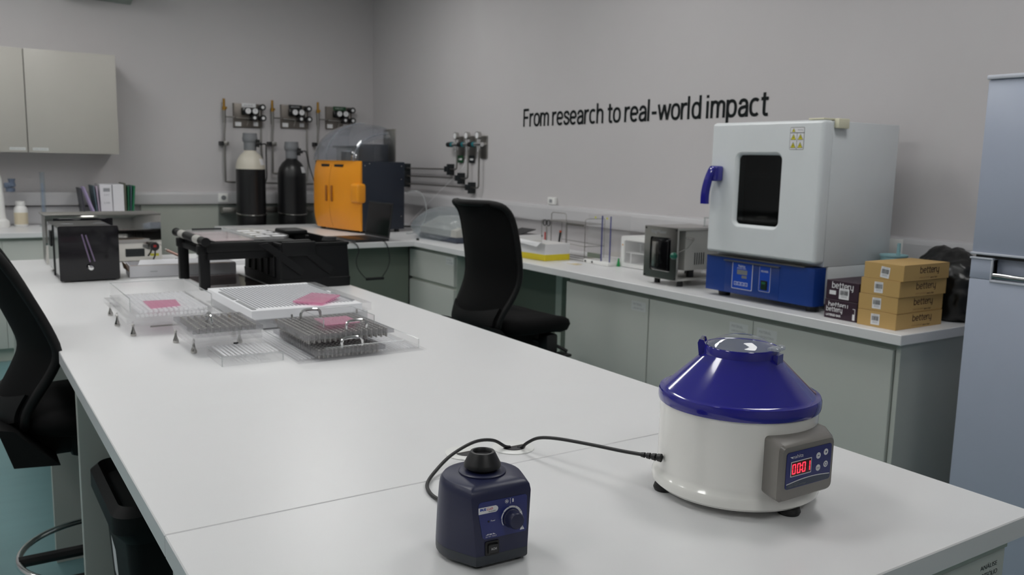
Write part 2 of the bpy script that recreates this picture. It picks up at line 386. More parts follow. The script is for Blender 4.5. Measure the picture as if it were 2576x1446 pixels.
MB(M_green).box(3.12, 3.14, 3.58, 4.773, 0, .8635).build('back_panel', None, 'panel coloured darker green grey for shade at the back of the leg space behind the office chair', 'panel')
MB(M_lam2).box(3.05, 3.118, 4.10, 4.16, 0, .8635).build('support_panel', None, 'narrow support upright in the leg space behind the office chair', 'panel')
# corner peninsula carcass: recessed panel, leg space shade put into its colour
MB(M_green).box(1.85, 2.688, 5.42, 5.44, 0, .8635).build('back_panel', None, 'recessed panel coloured darker green grey for shade under the corner worktop, a cord hanging before it', 'panel')
MB(M_green).box(1.80, 1.83, 5.33, 6.90, 0, .8635).build('support_panel', None, 'upright panel in the shade toned green grey at the left end of the corner worktop', 'panel')

# ------------------------------------------------------------------ fridge
M_fr = mat('fridge_enamel', (172, 180, 197), .28)
M_frt = mat('fridge_trim', (196, 200, 210), .3)
fx = 2.62; f = thing('refrigerator', 'tall pale blue grey fridge freezer standing at the right edge', 'refrigerator', (2.95, 1.13, 0))
MB(M_fr).box(fx+.055, 3.28, .835, 1.425, .03, 1.72, .004).build('body', f)
d = MB(M_fr).box(fx, fx+.05, .83, 1.43, 1.208, 1.722, .006).build('upper_door', f)
MB(M_frt).box(fx-.006, fx+.05, .828, 1.432, 1.722, 1.735, .003).build('top_trim', d)
MB(M_frt).box(fx-.005, fx+.04, .828, 1.432, 1.202, 1.209, .002).build('bottom_trim', d)
Fp = FX(fx)
lo = MB(M_fr)
lo.box(fx, fx+.05, .83, 1.43, .06, 1.128, .004); lo.box(fx, fx+.05, 1.362, 1.43, 1.1275, 1.192, .004); lo.box(fx+.035, fx+.05, .83, 1.365, 1.12, 1.192)
d = lo.build('lower_door', f)
MB(M_frt).box(fx-.004, fx+.03, 1.362, 1.432, 1.188, 1.194, .002).box(fx-.003, fx+.03, .83, 1.366, 1.122, 1.130, .002).box(fx-.003, fx+.03, 1.362, 1.367, 1.122, 1.19, .002).build('door_trim', d)
MB(M_chrome).box(fx-.004, fx+.012, .90, 1.362, 1.134, 1.150, .005).build('handle', d)
MB(M_black).box(fx+.01, fx+.05, .84, 1.42, 1.1925, 1.2015).build('gasket', f)
for x, y in ((2.72, .9), (2.72, 1.38), (3.2, .9), (3.2, 1.38)): MB(M_black).cyl((x, y, 0), (x, y, .031), .02).build('foot', f)

# ------------------------------------------------------------------ office chairs
def chair(label, loc, rz, seat, lean=0, bdx=0, ring=.212):
    t = thing('office_chair', label, 'office chair', loc, rz, None)
    prof = [(.525, -.310), (.505, -.282), (.46, -.258), (.36, -.238), (.24, -.224), (.17, -.228), (.11, -.248), (.05, -.278), (0, -.292), (-.045, -.285)]
    pr = catmull([Vector((x+bdx-lean*max(0, z-.17), 0, z+seat)) for z, x in prof[::-1]], 4)
    def fn(u, v):
        k = v*(len(pr)-1); i = min(int(k), len(pr)-2); p = pr[i].lerp(pr[i+1], k-i)
        hw = .172+.03*math.sin(PI*min(1, (1-v)*1.15)) - (.05*max(0, (v-.9)/.1)**3) - .04*max(0, (.06-v)/.06)
        s_ = 2*u-1
        return Vector((p.x+.058*s_*s_*(.6+.8*math.sin(PI*(.9-v*.8))), hw*s_, p.z+.0*s_))
    MB(M_chairmesh).sheet(fn, 20, 32, .012).build('backrest', t, W=False, smooth=60)
    e = [fn(u, 1) for u in [i/14 for i in range(15)]]+[fn(1, v) for v in [1-i/30 for i in range(1, 31)]]+[fn(u, 0) for u in [1-i/14 for i in range(1, 15)]]+[fn(0, v) for v in [i/30 for i in range(1, 30)]]
    MB(M_chairfr).tube(e, .014, 8, closed=True).build('back_frame', t, W=False, smooth=60)
    # lumbar band
    MB(M_chairfr).sheet(lambda u, v: fn(.04+.92*u, .02+.17*v+.05*(2*u-1)**2)-Vector((.012, 0, 0)), 16, 5, .016).build('lumbar_support', t, W=False, smooth=60)
    # seat cushion
    def loop(z, sx, sy, fx_, back):
        P = []
        for i in range(40):
            a = 2*PI*i/40; c_, s_ = math.cos(a), math.sin(a)
            x = math.copysign(abs(c_)**.55, c_); y = math.copysign(abs(s_)**.6, s_)
            P.append(Vector((.015+x*sx*(.20 if x > 0 else .235), y*sy*(.235 if x < 0 else .225), z-(.028*max(0, x)**3))))
        return P
    MB(M_chairmesh).loft([loop(seat-.075, .86, .80, 0, 0), loop(seat-.06, .98, .95, 0, 0), loop(seat-.03, 1.03, 1.01, 0, 0), loop(seat-.008, 1.0, .98, 0, 0), loop(seat+.004, .9, .88, 0, 0), loop(seat+.006, .5, .5, 0, 0)]).build('seat', t, W=False, smooth=70)
    # rear shell and carrier
    sh = MB(M_chairfr)
    sh.loft([[Vector((-.285+.035*k, y, seat-.02-.115*k)) for y in (-.21, -.10, 0, .10, .21)]+[Vector((-.245+.11*k, y, seat-.03-.115*k)) for y in (.21, .10, 0, -.10, -.21)] for k in (0, .35, .7, 1)])
    sh.box(-.21, .05, -.09, .09, seat-.155, seat-.07, .02)
    sh.build('seat_shell', t, W=False, smooth=50)
    MB(M_chairfr).box(-.10, .13, -.10, .10, seat-.17, seat-.08, .025).build('tilt_mechanism', t, W=False)
    MB(M_black).tube([(.03, -.10, seat-.12), (.09, -.19, seat-.14), (.13, -.23, seat-.165)], .008, 8, sm=4).box(.05, .13, -.265, -.19, seat-.185, seat-.17, .006).build('lever', t, W=False)
    MB(M_black).box(.02, .09, -.21, -.14, seat-.20, seat-.08, .012).build('tilt_bracket', t, W=False)
    MB(M_chrome).cyl((0, 0, seat-.30), (0, 0, seat-.16), .014).build('gas_lift_rod', t, W=False)
    MB(M_black).cyl((0, 0, .10), (0, 0, seat-.25), .027).build('gas_lift', t, W=False)
    b = MB(M_chairfr); b.cyl((0, 0, .075), (0, 0, .14), .04)
    for k in range(5):
        a = 2*PI*k/5+.35; d_ = Vector((math.cos(a), math.sin(a), 0)); n_ = Vector((-d_.y, d_.x, 0))
        b.loft([[d_*r_+n_*w_*sx+Vector((0, 0, z_+h_*sz)) for sx, sz in ((-1, -1), (1, -1), (1, 1), (-1, 1))] for r_, w_, z_, h_ in ((.02, .026, .105, .02), (.16, .022, .095, .015), (.30, .017, .078, .010))])
    b.build('star_base', t, W=False)
    for k in range(5):
        a = 2*PI*k/5+.35; p = Vector((.29*math.cos(a), .29*math.sin(a), .029)); n_ = Vector((-math.sin(a), math.cos(a), 0))
        MB(M_black).cyl(p-n_*.024, p-n_*.006, .0285).cyl(p+n_*.006, p+n_*.024, .0285).cyl(p+Vector((0, 0, .02)), p+Vector((0, 0, .055)), .009).build('caster', t, W=False)
    fz = .215
    rg = [(ring*math.cos(2*PI*i/48), ring*math.sin(2*PI*i/48), fz) for i in range(48)]
    MB(M_chrome).tube(rg, .010, 10, closed=True).build('footring', t, 'chrome footring', W=False, smooth=70)
    h = MB(M_black).cyl((0, 0, fz-.03), (0, 0, fz+.03), .036)
    for k in range(3):
        a = 2*PI*k/3+PI; h.tube([(0, 0, fz), (ring*math.cos(a), ring*math.sin(a), fz)], .018, 8)
    h.build('footring_hub', t, W=False)
    return t
chair('black mesh back office chair between the island and right counter', (2.245, 3.38, 0), math.radians(5), .742)
chair('black office chair with footring at the left edge of the photo', (.362, 2.87, 0), 0, .715, .32, .020, .245)

# ------------------------------------------------------------------ black bin under the island
M_binb = mat('bin_black', (11, 11, 12), .6, spec=.3)
t = thing('waste_bin', 'black plastic waste bin with rim under the left side of the island', 'waste bin', (.47, 2.28, 0))
def rr3(w, h, r, cx, cy, z): return [(x, y, z) for x, y in rrect(w, h, r, cx, cy)]
MB(M_binb).loft([rr3(.27, .31, .03, .475, 2.285, 0), rr3(.335, .375, .035, .475, 2.285, .54)]).build('body', t)
MB(M_binb).loft([rr3(.345, .385, .04, .475, 2.28, .535), rr3(.395, .43, .045, .475, 2.28, .57), rr3(.395, .43, .045, .475, 2.28, .612), rr3(.36, .39, .04, .475, 2.28, .632), rr3(.32, .35, .03, .475, 2.28, .60)]).build('rim', t)
bx_ = lambda z: .475-(.135+.0325*z/.54)-.0012
MB(M_paper).add([(bx_(.33), 2.325, .33), (bx_(.35), 2.385, .35), (bx_(.45), 2.385, .45), (bx_(.43), 2.325, .43)], [[0, 1, 2, 3]]).build('sticker', t, smooth=0)

# ------------------------------------------------------------------ centrifuge
M_cblue = mat('centrifuge_blue', (38, 36, 140), .12, noise=.01, coat=.5)
M_cwh = mat('centrifuge_white', (242, 241, 236), .14, noise=.01, coat=.5)
M_cgrey = mat('control_grey', (126, 122, 118), .28)
M_navy = mat('panel_navy', (30, 40, 110), .3)
M_navyd = mat('panel_slate', (50, 62, 84), .3)
M_dome = clear('lid_clear', body=.03, rough=.02, refl=1.3)
CX, CY = 1.11, .98
t = thing('centrifuge', 'round white centrifuge with dark blue cone lid and glowing red display', 'centrifuge', (CX, CY, .9))
MB(M_cwh).lathe([(.10, .912), (.134, .912), (.1395, .917), (.1400, .926), (.1375, .933), (.1325, .938), (.131, .945), (.131, 1.056), (.128, 1.0575)], (CX, CY, 0), 96).build('body', t)
ld = MB(M_cblue).lathe([(.128, 1.056), (.1335, 1.056), (.1345, 1.060), (.1345, 1.071), (.1325, 1.0755), (.127, 1.0765), (.1235, 1.0785), (.066, 1.134), (.0620, 1.138), (.0620, 1.150), (.0605, 1.1525), (.0585, 1.1515), (.057, 1.148), (.055, 1.142), (.050, 1.10), (.115, 1.062)], (CX, CY, 0), 96).build('lid', t)
MB(M_dome).lathe([(.0575, 1.1515), (.0575, 1.153), (.052, 1.155), (.046, 1.1585), (.038, 1.1635), (.026, 1.1675), (.012, 1.169), (.0005, 1.1695)], (CX, CY, 0), 64).build('lid_window', ld)
MB(M_blackgl).lathe([(.0005, 1.085), (.030, 1.085), (.052, 1.110)], (CX, CY, 0), 48).build('rotor', t)
# hinge (rear left) and latch (front right)
def rad(a, r, z): return Vector((CX+r*math.cos(a), CY+r*math.sin(a), z))
a = math.radians(128); hd = Vector((math.cos(a), math.sin(a), 0)); hn = Vector((-hd.y, hd.x, 0)); P0 = Vector((CX, CY, 0))
h = MB(M_cblue)
for sg in (-1, 1):
    q = P0+hd*.064+hn*.016*sg
    h.loft([[q+hn*dd+hd*x+Vector((0, 0, z)) for x, z in ((-.006, 1.13), (.004, 1.132), (.007, 1.154), (.004, 1.160), (-.003, 1.159), (-.006, 1.150))] for dd in (-.0025, .0025)])
h.build('hinge', ld)
MB(M_acrs).cyl(P0+hd*.066+hn*-.0135+Vector((0, 0, 1.1555)), P0+hd*.066+hn*.0135+Vector((0, 0, 1.1555)), .0045).build('hinge_pin', ld)
a = math.radians(-72); hd = Vector((math.cos(a), math.sin(a), 0)); hn = Vector((-hd.y, hd.x, 0))
def obox(m, o, ax, ay, x0, x1, y0, y1, z0, z1):
    bm = [o+ax*x+ay*y+Vector((0, 0, z)) for z in (z0, z1) for x, y in ((x0, y0), (x1, y0), (x1, y1), (x0, y1))]
    return m.loft([bm[:4], bm[4:]])
l = MB(M_cblue); obox(l, P0, hd, hn, .058, .0685, -.012, .012, 1.122, 1.146); l.build('latch_block', ld)
M_clr2 = clear('latch_clear', body=.35, bodyc=(200, 202, 210))
l = MB(M_clr2); obox(l, P0, hd, hn, .050, .070, -.012, .012, 1.1530, 1.1565)
for sg in (-1, 1): l.lathe([(.0075, 1.1535), (.0078, 1.158), (.004, 1.160), (.0005, 1.160)], tuple(P0+hd*.064+hn*.010*sg), 20)
l.build('latch', ld)
for ang in (153, 268, 30):
    p = rad(math.radians(ang), .122, 0)
    MB(M_black).lathe([(.017, .9001), (.019, .905), (.017, .911), (.012, .9125)], (p.x, p.y, 0), 24).build('foot', t)
# control box facing -Y
cb = MB(M_cgrey)
def crr(x0, x1, z0, z1, y, r=.006):
    return [(u, y, v) for u, v in rrect(x1-x0, z1-z0, r, (x0+x1)/2, (z0+z1)/2, 4)]
cb.loft([crr(1.048, 1.182, .944, 1.036, .872), crr(1.042, 1.176, .942, 1.037, .850, .007), crr(1.029, 1.157, .944, 1.035, .823, .010), crr(1.033, 1.153, .948, 1.031, .818, .009)])
cbo = cb.build('control_box', t)
MP = Matrix.Translation((-.0115, 0, .9645*.12)) @ Matrix.Diagonal((1, 1, .88, 1))
fp = MB(M_navy).xf(MP)
fp.prism(rrect(.106, .066, .005, 1.1055, .9975), FY(.8178), 0, .0008).use(M_navyd)
curve = [(1.0545+.102*i/12, .9745+.0045*math.sin(PI*.95*i/12)) for i in range(13)]
fp.prism([(1.0545, .967)]+[(1.0545, .9745)]+curve[1:]+[(1.1565, .967), (1.155, .9655), (1.056, .9655)], FY(.8172), 0, .0004)
fp.use(M_paper).prism(curve+[(u, v-.0014) for u, v in curve[::-1]], FY(.8168), 0, .0002)
fp.use(M_paper).text('nahita', (1.066, .8166, 1.0185), *NY, .024, .0068).prism([(1.0595, 1.0225), (1.0655, 1.0225), (1.0655, 1.019), (1.0625, 1.0205)], FY(.8168), 0, .0002)
fp.use(M_ink).text('Model 2615/1', (1.060, .8166, .9712), *NY, .023, .0032).text('Digital angle centrifuge', (1.060, .8166, .9672), *NY, .040, .0036)
po = fp.build('front_panel', cbo, smooth=0)
M_red = glow('red_led', (255, 34, 52), 4.0); M_redbg = mat('red_display_glass', (70, 4, 14), .2)
dm = MB(M_paper).xf(MP).prism(rrect(.0485, .0275, .0008, 1.0865, .9995), FY(.8169), 0, .0004).use(M_redbg).prism(rrect(.0455, .0245, .0005, 1.0865, .9995), FY(.8166), 0, .0003)
do = dm.build('display', po, smooth=0)
SEG = {'0': 'abcdef', '1': 'bc'}
def digit(m, ch, x, z, w, h, y):
    tk = .0016
    R = {'a': (x+.0006, x+w-.0006, z+h-tk, z+h), 'd': (x+.0006, x+w-.0006, z, z+tk), 'g': (x, x+w, z+h/2-tk/2, z+h/2+tk/2),
         'b': (x+w-tk, x+w, z+h/2+.0006, z+h-.0006), 'c': (x+w-tk, x+w, z+.0006, z+h/2-.0006), 'f': (x, x+tk, z+h/2+.0006, z+h-.0006), 'e': (x, x+tk, z+.0006, z+h/2-.0006)}
    for k in SEG[ch]:
        a_, b_, c_, d_ = R[k]; m.box(a_, b_, y-.0003, y, c_, d_)
dg = MB(M_red).xf(MP)
for ch, x in zip('0001', (1.0655, 1.0765, 1.0885, 1.0995)): digit(dg, ch, x, .9905, .0075, .018, .8162)
for z in (.9955, 1.0035): dg.box(1.0857, 1.0873, .8159, .8162, z-.0009, z+.0009)
dg.build('digits', do, smooth=0)
for u, v, s_ in ((1.1265, 1.013, '–'), (1.1445, 1.0165, '+'), (1.1275, .9905, 'START'), (1.1455, .994, '◎')):
    k = MB(M_paper).xf(MP).prism([(u+.0052*math.cos(i*PI/12), v+.0058*math.sin(i*PI/12)) for i in range(24)], FY(.8170), 0, .0006).use(M_navy)
    if s_ == '+': k.box(u-.002, u+.002, .8160, .8164, v-.0005, v+.0005).box(u-.0005, u+.0005, .8160, .8164, v-.002, v+.002)
    elif s_ == '–': k.box(u-.002, u+.002, .8160, .8164, v-.0005, v+.0005)
    elif s_ == 'START': k.text('START', (u-.0042, .8161, v-.0012), *NY, .0084, .0024)
    else: k.ring([(u+.003*math.cos(i*PI/8), v+.0034*math.sin(i*PI/8)) for i in range(16)], [(u+.0022*math.cos(i*PI/8), v+.0026*math.sin(i*PI/8)) for i in range(16)], FY(.8164), 0, .0003)
    k.build('button', po, smooth=0)
# cord
t = thing('power_cord', 'black power cord running from the centrifuge down into a white grommet', 'cord', (.93, 1.2, .9))
MB(M_black).tube([(.9795, 1.032, .962), (.966, 1.065, .960), (.957, 1.103, .956), (.940, 1.17, .951), (.922, 1.24, .944), (.912, 1.285, .934), (.905, 1.312, .918), (.902, 1.328, .904), (.900, 1.336, .9035)], .0032, 10, sm=6).build('cable', t, smooth=60)
g = MB(M_black)
for k in range(4):
    p = Vector((.982, 1.026, .962)).lerp(Vector((.968, 1.058, .9605)), k/3.5); g.cyl(p, p+Vector((-.0025, .006, -.0003)), .0072-.0008*k, .0064-.0008*k, 14)
g.build('strain_relief', t)
t = MB(M_black).tube([(.617, 1.062, .935), (.628, 1.09, .928), (.638, 1.14, .913), (.6405, 1.187, .9042), (.6430, 1.216, .9042), (.657, 1.25, .9045), (.69, 1.285, .908), (.74, 1.315, .921), (.80, 1.335, .930), (.845, 1.342, .924), (.872, 1.341, .908), (.884, 1.341, .9042)], .0032, 10, sm=6).build('power_cord', None, 'black cord looping behind the dark blue mixer to the round grommet', 'cord', smooth=60)

# ------------------------------------------------------------------ vortex mixer
M_vb = mat('mixer_navy', (30, 34, 66), .38, noise=.02, bump=.05, bscale=900)
M_vg = mat('mixer_grey_base', (50, 55, 62), .45)
M_vp = mat('mixer_panel_blue', (36, 46, 112), .3)
t = thing('vortex_mixer', 'small dark blue vortex mixer with round black cup and dial, front of the worktop', 'laboratory mixer', (.613, 1.000, .9), math.radians(-3))
def outl(z, fwid, fy, R, cyb=0.0, n=20):
    P = [(-fwid, fy), (-fwid*.33, fy), (fwid*.33, fy), (fwid, fy)]
    a0 = -.32
    for i in range(n+1):
        a = a0+(PI-2*a0)*i/n; P.append((R*math.cos(a), cyb+R*math.sin(a)*.96))
    return [Vector((x, y, z)) for x, y in P]
b = MB(M_vb)
def corner(L, k=.004):    # soften the two front corners
    out = []; n = len(L)
    for i, p in enumerate(L):
        if i in (0, 3): out += [p.lerp(L[i-1], k/(p-L[i-1]).length), p.lerp((L[i-1]+L[(i+1) % n])/2, .04), p.lerp(L[(i+1) % n], k/(p-L[(i+1) % n]).length)]
        else: out.append(p)
    return out
Ls = [outl(.0205, .0405, -.062, .0655), outl(.070, .0445, -.0592, .0635), outl(.100, .0470, -.0575, .0612), outl(.1075, .0460, -.0555, .0600), outl(.1125, .043, -.0510, .0562), outl(.1148, .036, -.043, .049), outl(.1155, .026, -.032, .038)]
b.loft([corner(l) for l in Ls]); bo = b.build('body', t, W=False)
MB(M_vg).loft([corner(outl(.006, .0395, -.061, .0645)), corner(outl(.008, .0405, -.062, .0655)), corner(outl(.0203, .0405, -.062, .0655))]).build('base', t, W=False)
for x, y in ((-.03, -.045), (.032, -.045), (-.035, .035), (.035, .035)): MB(M_black).cyl((x, y, 0), (x, y, .0065), .008).build('foot', t, W=False)
MB(M_vb).lathe([(.0335, .1150), (.0335, .1175), (.031, .1190), (.022, .1190)], (0, 0, 0), 40).build('collar', t, W=False)
cu = MB(M_black).lathe([(.015, .1192), (.0225, .1215), (.0225, .1235), (.0262, .1240), (.0265, .1270), (.0250, .1300), (.0180, .1440), (.0172, .1452), (.0140, .1455), (.0128, .1440), (.0120, .1400), (.0005, .1390)], (0, 0, 0), 48)
cu.build('cup', t, 'black rubber cup', W=False)
# face plane: local frame on slanted front: y = -.058 + (z-.0205)*.0045/.0795
sl = .0567; nrm = Vector((0, -1, sl)).normalized(); up = Vector((0, sl, 1)).normalized(); yz = lambda z: -.062+(z-.0205)*sl
def FV(u, v, d): z = .0205+v; return Vector((u, yz(z), z))+nrm*d
VX, VZ = Vector((1, 0, 0)), up
pn = MB(M_vp).prism([(-.0375, .0845-.0205), (-.036, .0935-.0205), (-.033, .0955-.0205), (.037, .0955-.0205), (.0395, .093-.0205), (.0385, .0465-.0205), (.036, .0435-.0205), (-.028, .0435-.0205), (-.031, .0465-.0205)], FV, 0, .0008)
V0 = lambda u, z, d=.0010: FV(u, z-.0205, d)
pn.use(M_paper).prism([(-.0368, .0795-.0205), (-.0368, .0883-.0205), (-.010, .0883-.0205), (-.0075, .0866-.0205), (-.0065, .0840-.0205), (-.0075, .0812-.0205), (-.010, .0795-.0205)], FV, .0008, .0012)
pn.use(mat('logo_blue', (20, 60, 160), .4)).text('RS', V0(-.0345, .0836, .0014), VX, VZ, .0095, .0036, bold=.05).use(mat('logo_red', (200, 30, 60), .4)).text('Lab', V0(-.0242, .0836, .0014), VX, VZ, .0095, .0036, shear=.35)
pn.use(M_dark).text('RSLAB-6PRO', V0(-.0215, .0806, .0014), VX, VZ, .0115, .0016)
pn.use(M_paper).text('Power', V0(-.018, .0668), VX, VZ, .0068, .0022).text('ON / OFF / TOUCH', V0(-.0265, .0455), VX, VZ, .0170, .0018)
for u, tri in ((-.026, 0), (-.0205, 1), (-.015, 2)):
    pn.prism({0: [(u, .0487-.0205), (u+.0042, .0487-.0205), (u+.0042, .0505-.0205)], 1: [(u, .0487-.0205), (u+.0042, .0487-.0205), (u+.0042, .0498-.0205), (u, .0502-.0205)], 2: [(u, .0487-.0205), (u+.0042, .0487-.0205), (u, .0505-.0205)]}[tri], FV, .0008, .0011)
kx, kz = .014, .0660
for a0, a1, w0 in ((212, 176, .0010), (174, 140, .0016), (138, 104, .0022), (102, 66, .0026), (64, 28, .0029), (26, -22, .0032)):
    A = [math.radians(a0+(a1-a0)*i/8) for i in range(9)]
    pn.prism([(kx+.0145*math.cos(q), kz-.0205+.0145*math.sin(q)) for q in A]+[(kx+(.0145+w0)*math.cos(q), kz-.0205+(.0145+w0)*math.sin(q)) for q in A[::-1]], FV, .0008, .0011)
# little icons and warning triangle
pn.ring([(.007+.0026*math.cos(i*PI/8), .0905-.0205+.0026*math.sin(i*PI/8)) for i in range(16)], [(.007+.0022*math.cos(i*PI/8), .0905-.0205+.0022*math.sin(i*PI/8)) for i in range(16)], FV, .0008, .0011)
pn.text('✱', V0(.0055, .0890), VX, VZ, .003, .003)
pn.prism([(.0124, .0865-.0205), (.0128, .0865-.0205), (.0128, .0942-.0205), (.0124, .0942-.0205)], FV, .0008, .0011)
pn.prism(rrect(.0022, .0050, .0008, .0168, .0905-.0205), FV, .0008, .0011)
pn.prism([(.0275, .0465-.0205), (.0345, .0465-.0205), (.0310, .0530-.0205)], FV, .0008, .0011).use(M_vp).text('!', V0(.0305, .0472, .0013), VX, VZ, .0009, .0040)
po = pn.build('front_panel', t, W=False, smooth=0)
kc = V0(kx, kz, .0008); K = MB(M_vb)
def LZ(r, d, n=40, kn=0):
    R_ = []
    for i in range(n):
        rr = r*(1+(.025 if (i % 2 and kn) else 0)); R_.append(kc+VX*rr*math.cos(2*PI*i/n)+VZ*rr*math.sin(2*PI*i/n)+nrm*d)
    return R_
K.loft([LZ(.0132, 0), LZ(.0132, .003), LZ(.0122, .004, kn=1), LZ(.0112, .015, kn=1), LZ(.0102, .0170), LZ(.006, .0172)])
K.build('dial_knob', t, W=False)
MB(M_black).cyl(V0(-.0215, .0675, .0006), V0(-.0215, .0675, .0014), .0013).build('power_light', po, W=False)
sw = MB(M_black).prism(rrect(.0215, .0195, .002, -.0165, .0300-.0205), FV, 0, .0022, b=.0006).use(M_blackgl).prism(rrect(.0155, .0135, .0018, -.0160, .0300-.0205), FV, .0022, .0052, b=.001)
sw.use(M_paper).text('IOI', V0(-.0198, .0285, .0054), VX, VZ, .0078, .0030)
sw.build('rocker_switch', t, W=False)

# ------------------------------------------------------------------ drying oven
M_ow = mat('oven_enamel', (222, 226, 228), .35)
M_ob = mat('oven_blue', (24, 58, 132), .35)
M_obl = mat('oven_panel_blue', (24, 70, 172), .35)
M_rub = mat('grey_rubber', (120, 122, 122), .6)
M_cream = mat('cream_plastic', (226, 222, 196), .45)
t = thing('drying_oven', 'tall white laboratory oven with blue base and dark door window', 'laboratory oven', (2.98, 2.365, .9))
X0 = 2.735
def RX(y0, y1, z0, z1, r, n=5): return rrect(y1-y0, z1-z0, r, -(y0+y1)/2, (z0+z1)/2, n)
b = MB(M_ow); b.box(2.800, 3.215, 2.092, 2.640, 1.075, 1.628, .003).box(2.83, 3.215, 2.092, 2.640, .930, 1.0745, .003)
bo = b.build('body', t)
MB(M_black).box(2.8, 2.803, 2.0, 2.001, 1, 1.001) if 0 else None
v = MB(M_dark)
for i in range(4): v.box(2.93+i*.016, 2.9335+i*.016, 2.0912, 2.093, .955, 1.0)
v.build('side_vents', bo, smooth=0)
# door: slab with a window opening
G = FX(X0+.052)
dpo, dpi = RX(2.086, 2.647, 1.088, 1.630, .030), RX(2.278, 2.497, 1.216, 1.498, .022)
gr = lambda P, k: [(P_[0]*1+0, P_[1]) for P_ in P]
def grow(y0, y1, z0, z1, r, k): return RX(y0-k, y1+k, z0-k, z1+k, max(.002, r+k))
d = MB(M_ow)
L = [[G(u, v, 0) for u, v in grow(2.086, 2.647, 1.088, 1.630, .014, 0)], [G(u, v, .036) for u, v in grow(2.086, 2.647, 1.088, 1.630, .014, 0)],
     [G(u, v, .046) for u, v in grow(2.086, 2.647, 1.088, 1.630, .014, -.004)], [G(u, v, .052) for u, v in grow(2.086, 2.647, 1.088, 1.630, .014, -.0125)], [G(u, v, .052) for u, v in grow(2.086, 2.647, 1.088, 1.630, .014, -.0135)], [G(u, v, .052) for u, v in grow(2.278, 2.497, 1.216, 1.498, .020, .013)],
     [G(u, v, .052) for u, v in grow(2.278, 2.497, 1.216, 1.498, .020, .012)], [G(u, v, .044) for u, v in grow(2.278, 2.497, 1.216, 1.498, .020, .004)],
     [G(u, v, .040) for u, v in grow(2.278, 2.497, 1.216, 1.498, .020, 0)], [G(u, v, 0) for u, v in grow(2.278, 2.497, 1.216, 1.498, .020, 0)]]
L.append(L[0]); d.loft(L, False, False)
do = d.build('door', t, smooth=50)
M_glass = clear('oven_glass', (150, 153, 153), body=.12, bodyc=(60, 64, 64), rough=.03)
MB(M_glass).box(X0+.016, X0+.020, 2.279, 2.496, 1.217, 1.497).build('window_glass', do, smooth=0)
MB(mat('oven_cavity', (58, 62, 62), .5)).box(2.775, 2.799, 2.2, 2.56, 1.15, 1.56) if 0 else None
cv = MB(mat('oven_cavity', (60, 64, 64), .4, .3)).box(2.786, 2.7995, 2.12, 2.62, 1.12, 1.60); cv.build('chamber_front', bo)
sh = MB(M_rub)
for k in range(9): sh.box(2.776, 2.778, 2.283+k*.025, 2.285+k*.025, 1.410, 1.424)
sh.box(2.774, 2.778, 2.28, 2.495, 1.422, 1.425).box(2.774, 2.778, 2.28, 2.495, 1.409, 1.412)
sh.build('shelf', t)
# handle
hp = [(2.722, 2.586, 1.452), (2.700, 2.588, 1.449), (2.690, 2.594, 1.430), (2.684, 2.606, 1.390), (2.682, 2.616, 1.340), (2.684, 2.619, 1.292)]
H = MB(M_cblue); P = catmull(hp, 4)
H.loft([[Vector((p.x+a, p.y+c, p.z)) for a, c in ((-.010, -.014), (-.004, -.019), (.008, -.018), (.010, 0), (.008, .018), (-.004, .019), (-.010, .014))] for p in P[4:]])
H.box(2.690, 2.7345, 2.567, 2.612, 1.388, 1.452, .008)
H.build('handle', do, smooth=50)
# hinge cap on top right
MB(M_cream).box(2.745, 2.845, 2.095, 2.165, 1.6305, 1.637, .002).box(2.80, 2.865, 2.070, 2.0915, 1.600, 1.637, .004).build('hinge_cap', t)
# warning sticker
st = MB(M_dark).prism(RX(2.171, 2.237, 1.519, 1.604, .004), FX(X0), 0, .0006)
M_yel = mat('warning_yellow', (214, 204, 40), .5)
def cell(y0, y1, z0, z1, m): st.use(m).box(X0-.0009, X0-.0006, y0, y1, z0, z1)
cell(2.1725, 2.2355, 1.584, 1.6025, M_paper)
for a, bq in ((2.1725, 2.203), (2.205, 2.2355)):
    for z in (1.5505, 1.5205): cell(a, bq, z, z+.031, M_paper)
def tri(yc, zc, w):
    f = FX(X0-.0009); st.use(M_dark).prism([(-yc-w/2, zc-w*.42), (-yc+w/2, zc-w*.42), (-yc, zc+w*.45)], f, 0, .0002).use(M_yel).prism([(-yc-w*.40, zc-w*.36), (-yc+w*.40, zc-w*.36), (-yc, zc+w*.34)], f, .0002, .0004)
    st.use(M_dark).prism([(-yc-w*.06, zc-w*.2), (-yc+w*.06, zc-w*.2), (-yc+w*.03, zc+w*.1), (-yc-w*.03, zc+w*.1)], f, .0004, .0006)
tri(2.221, 1.593, .017)
for yc in (2.1878, 2.2203):
    for z in (1.567, 1.5365): tri(yc, z, .026)
st.use(M_dark).text('Warning', (X0-.0011, 2.202, 1.590), *NX, .024, .006)
st.build('warning_sticker', do, smooth=0)
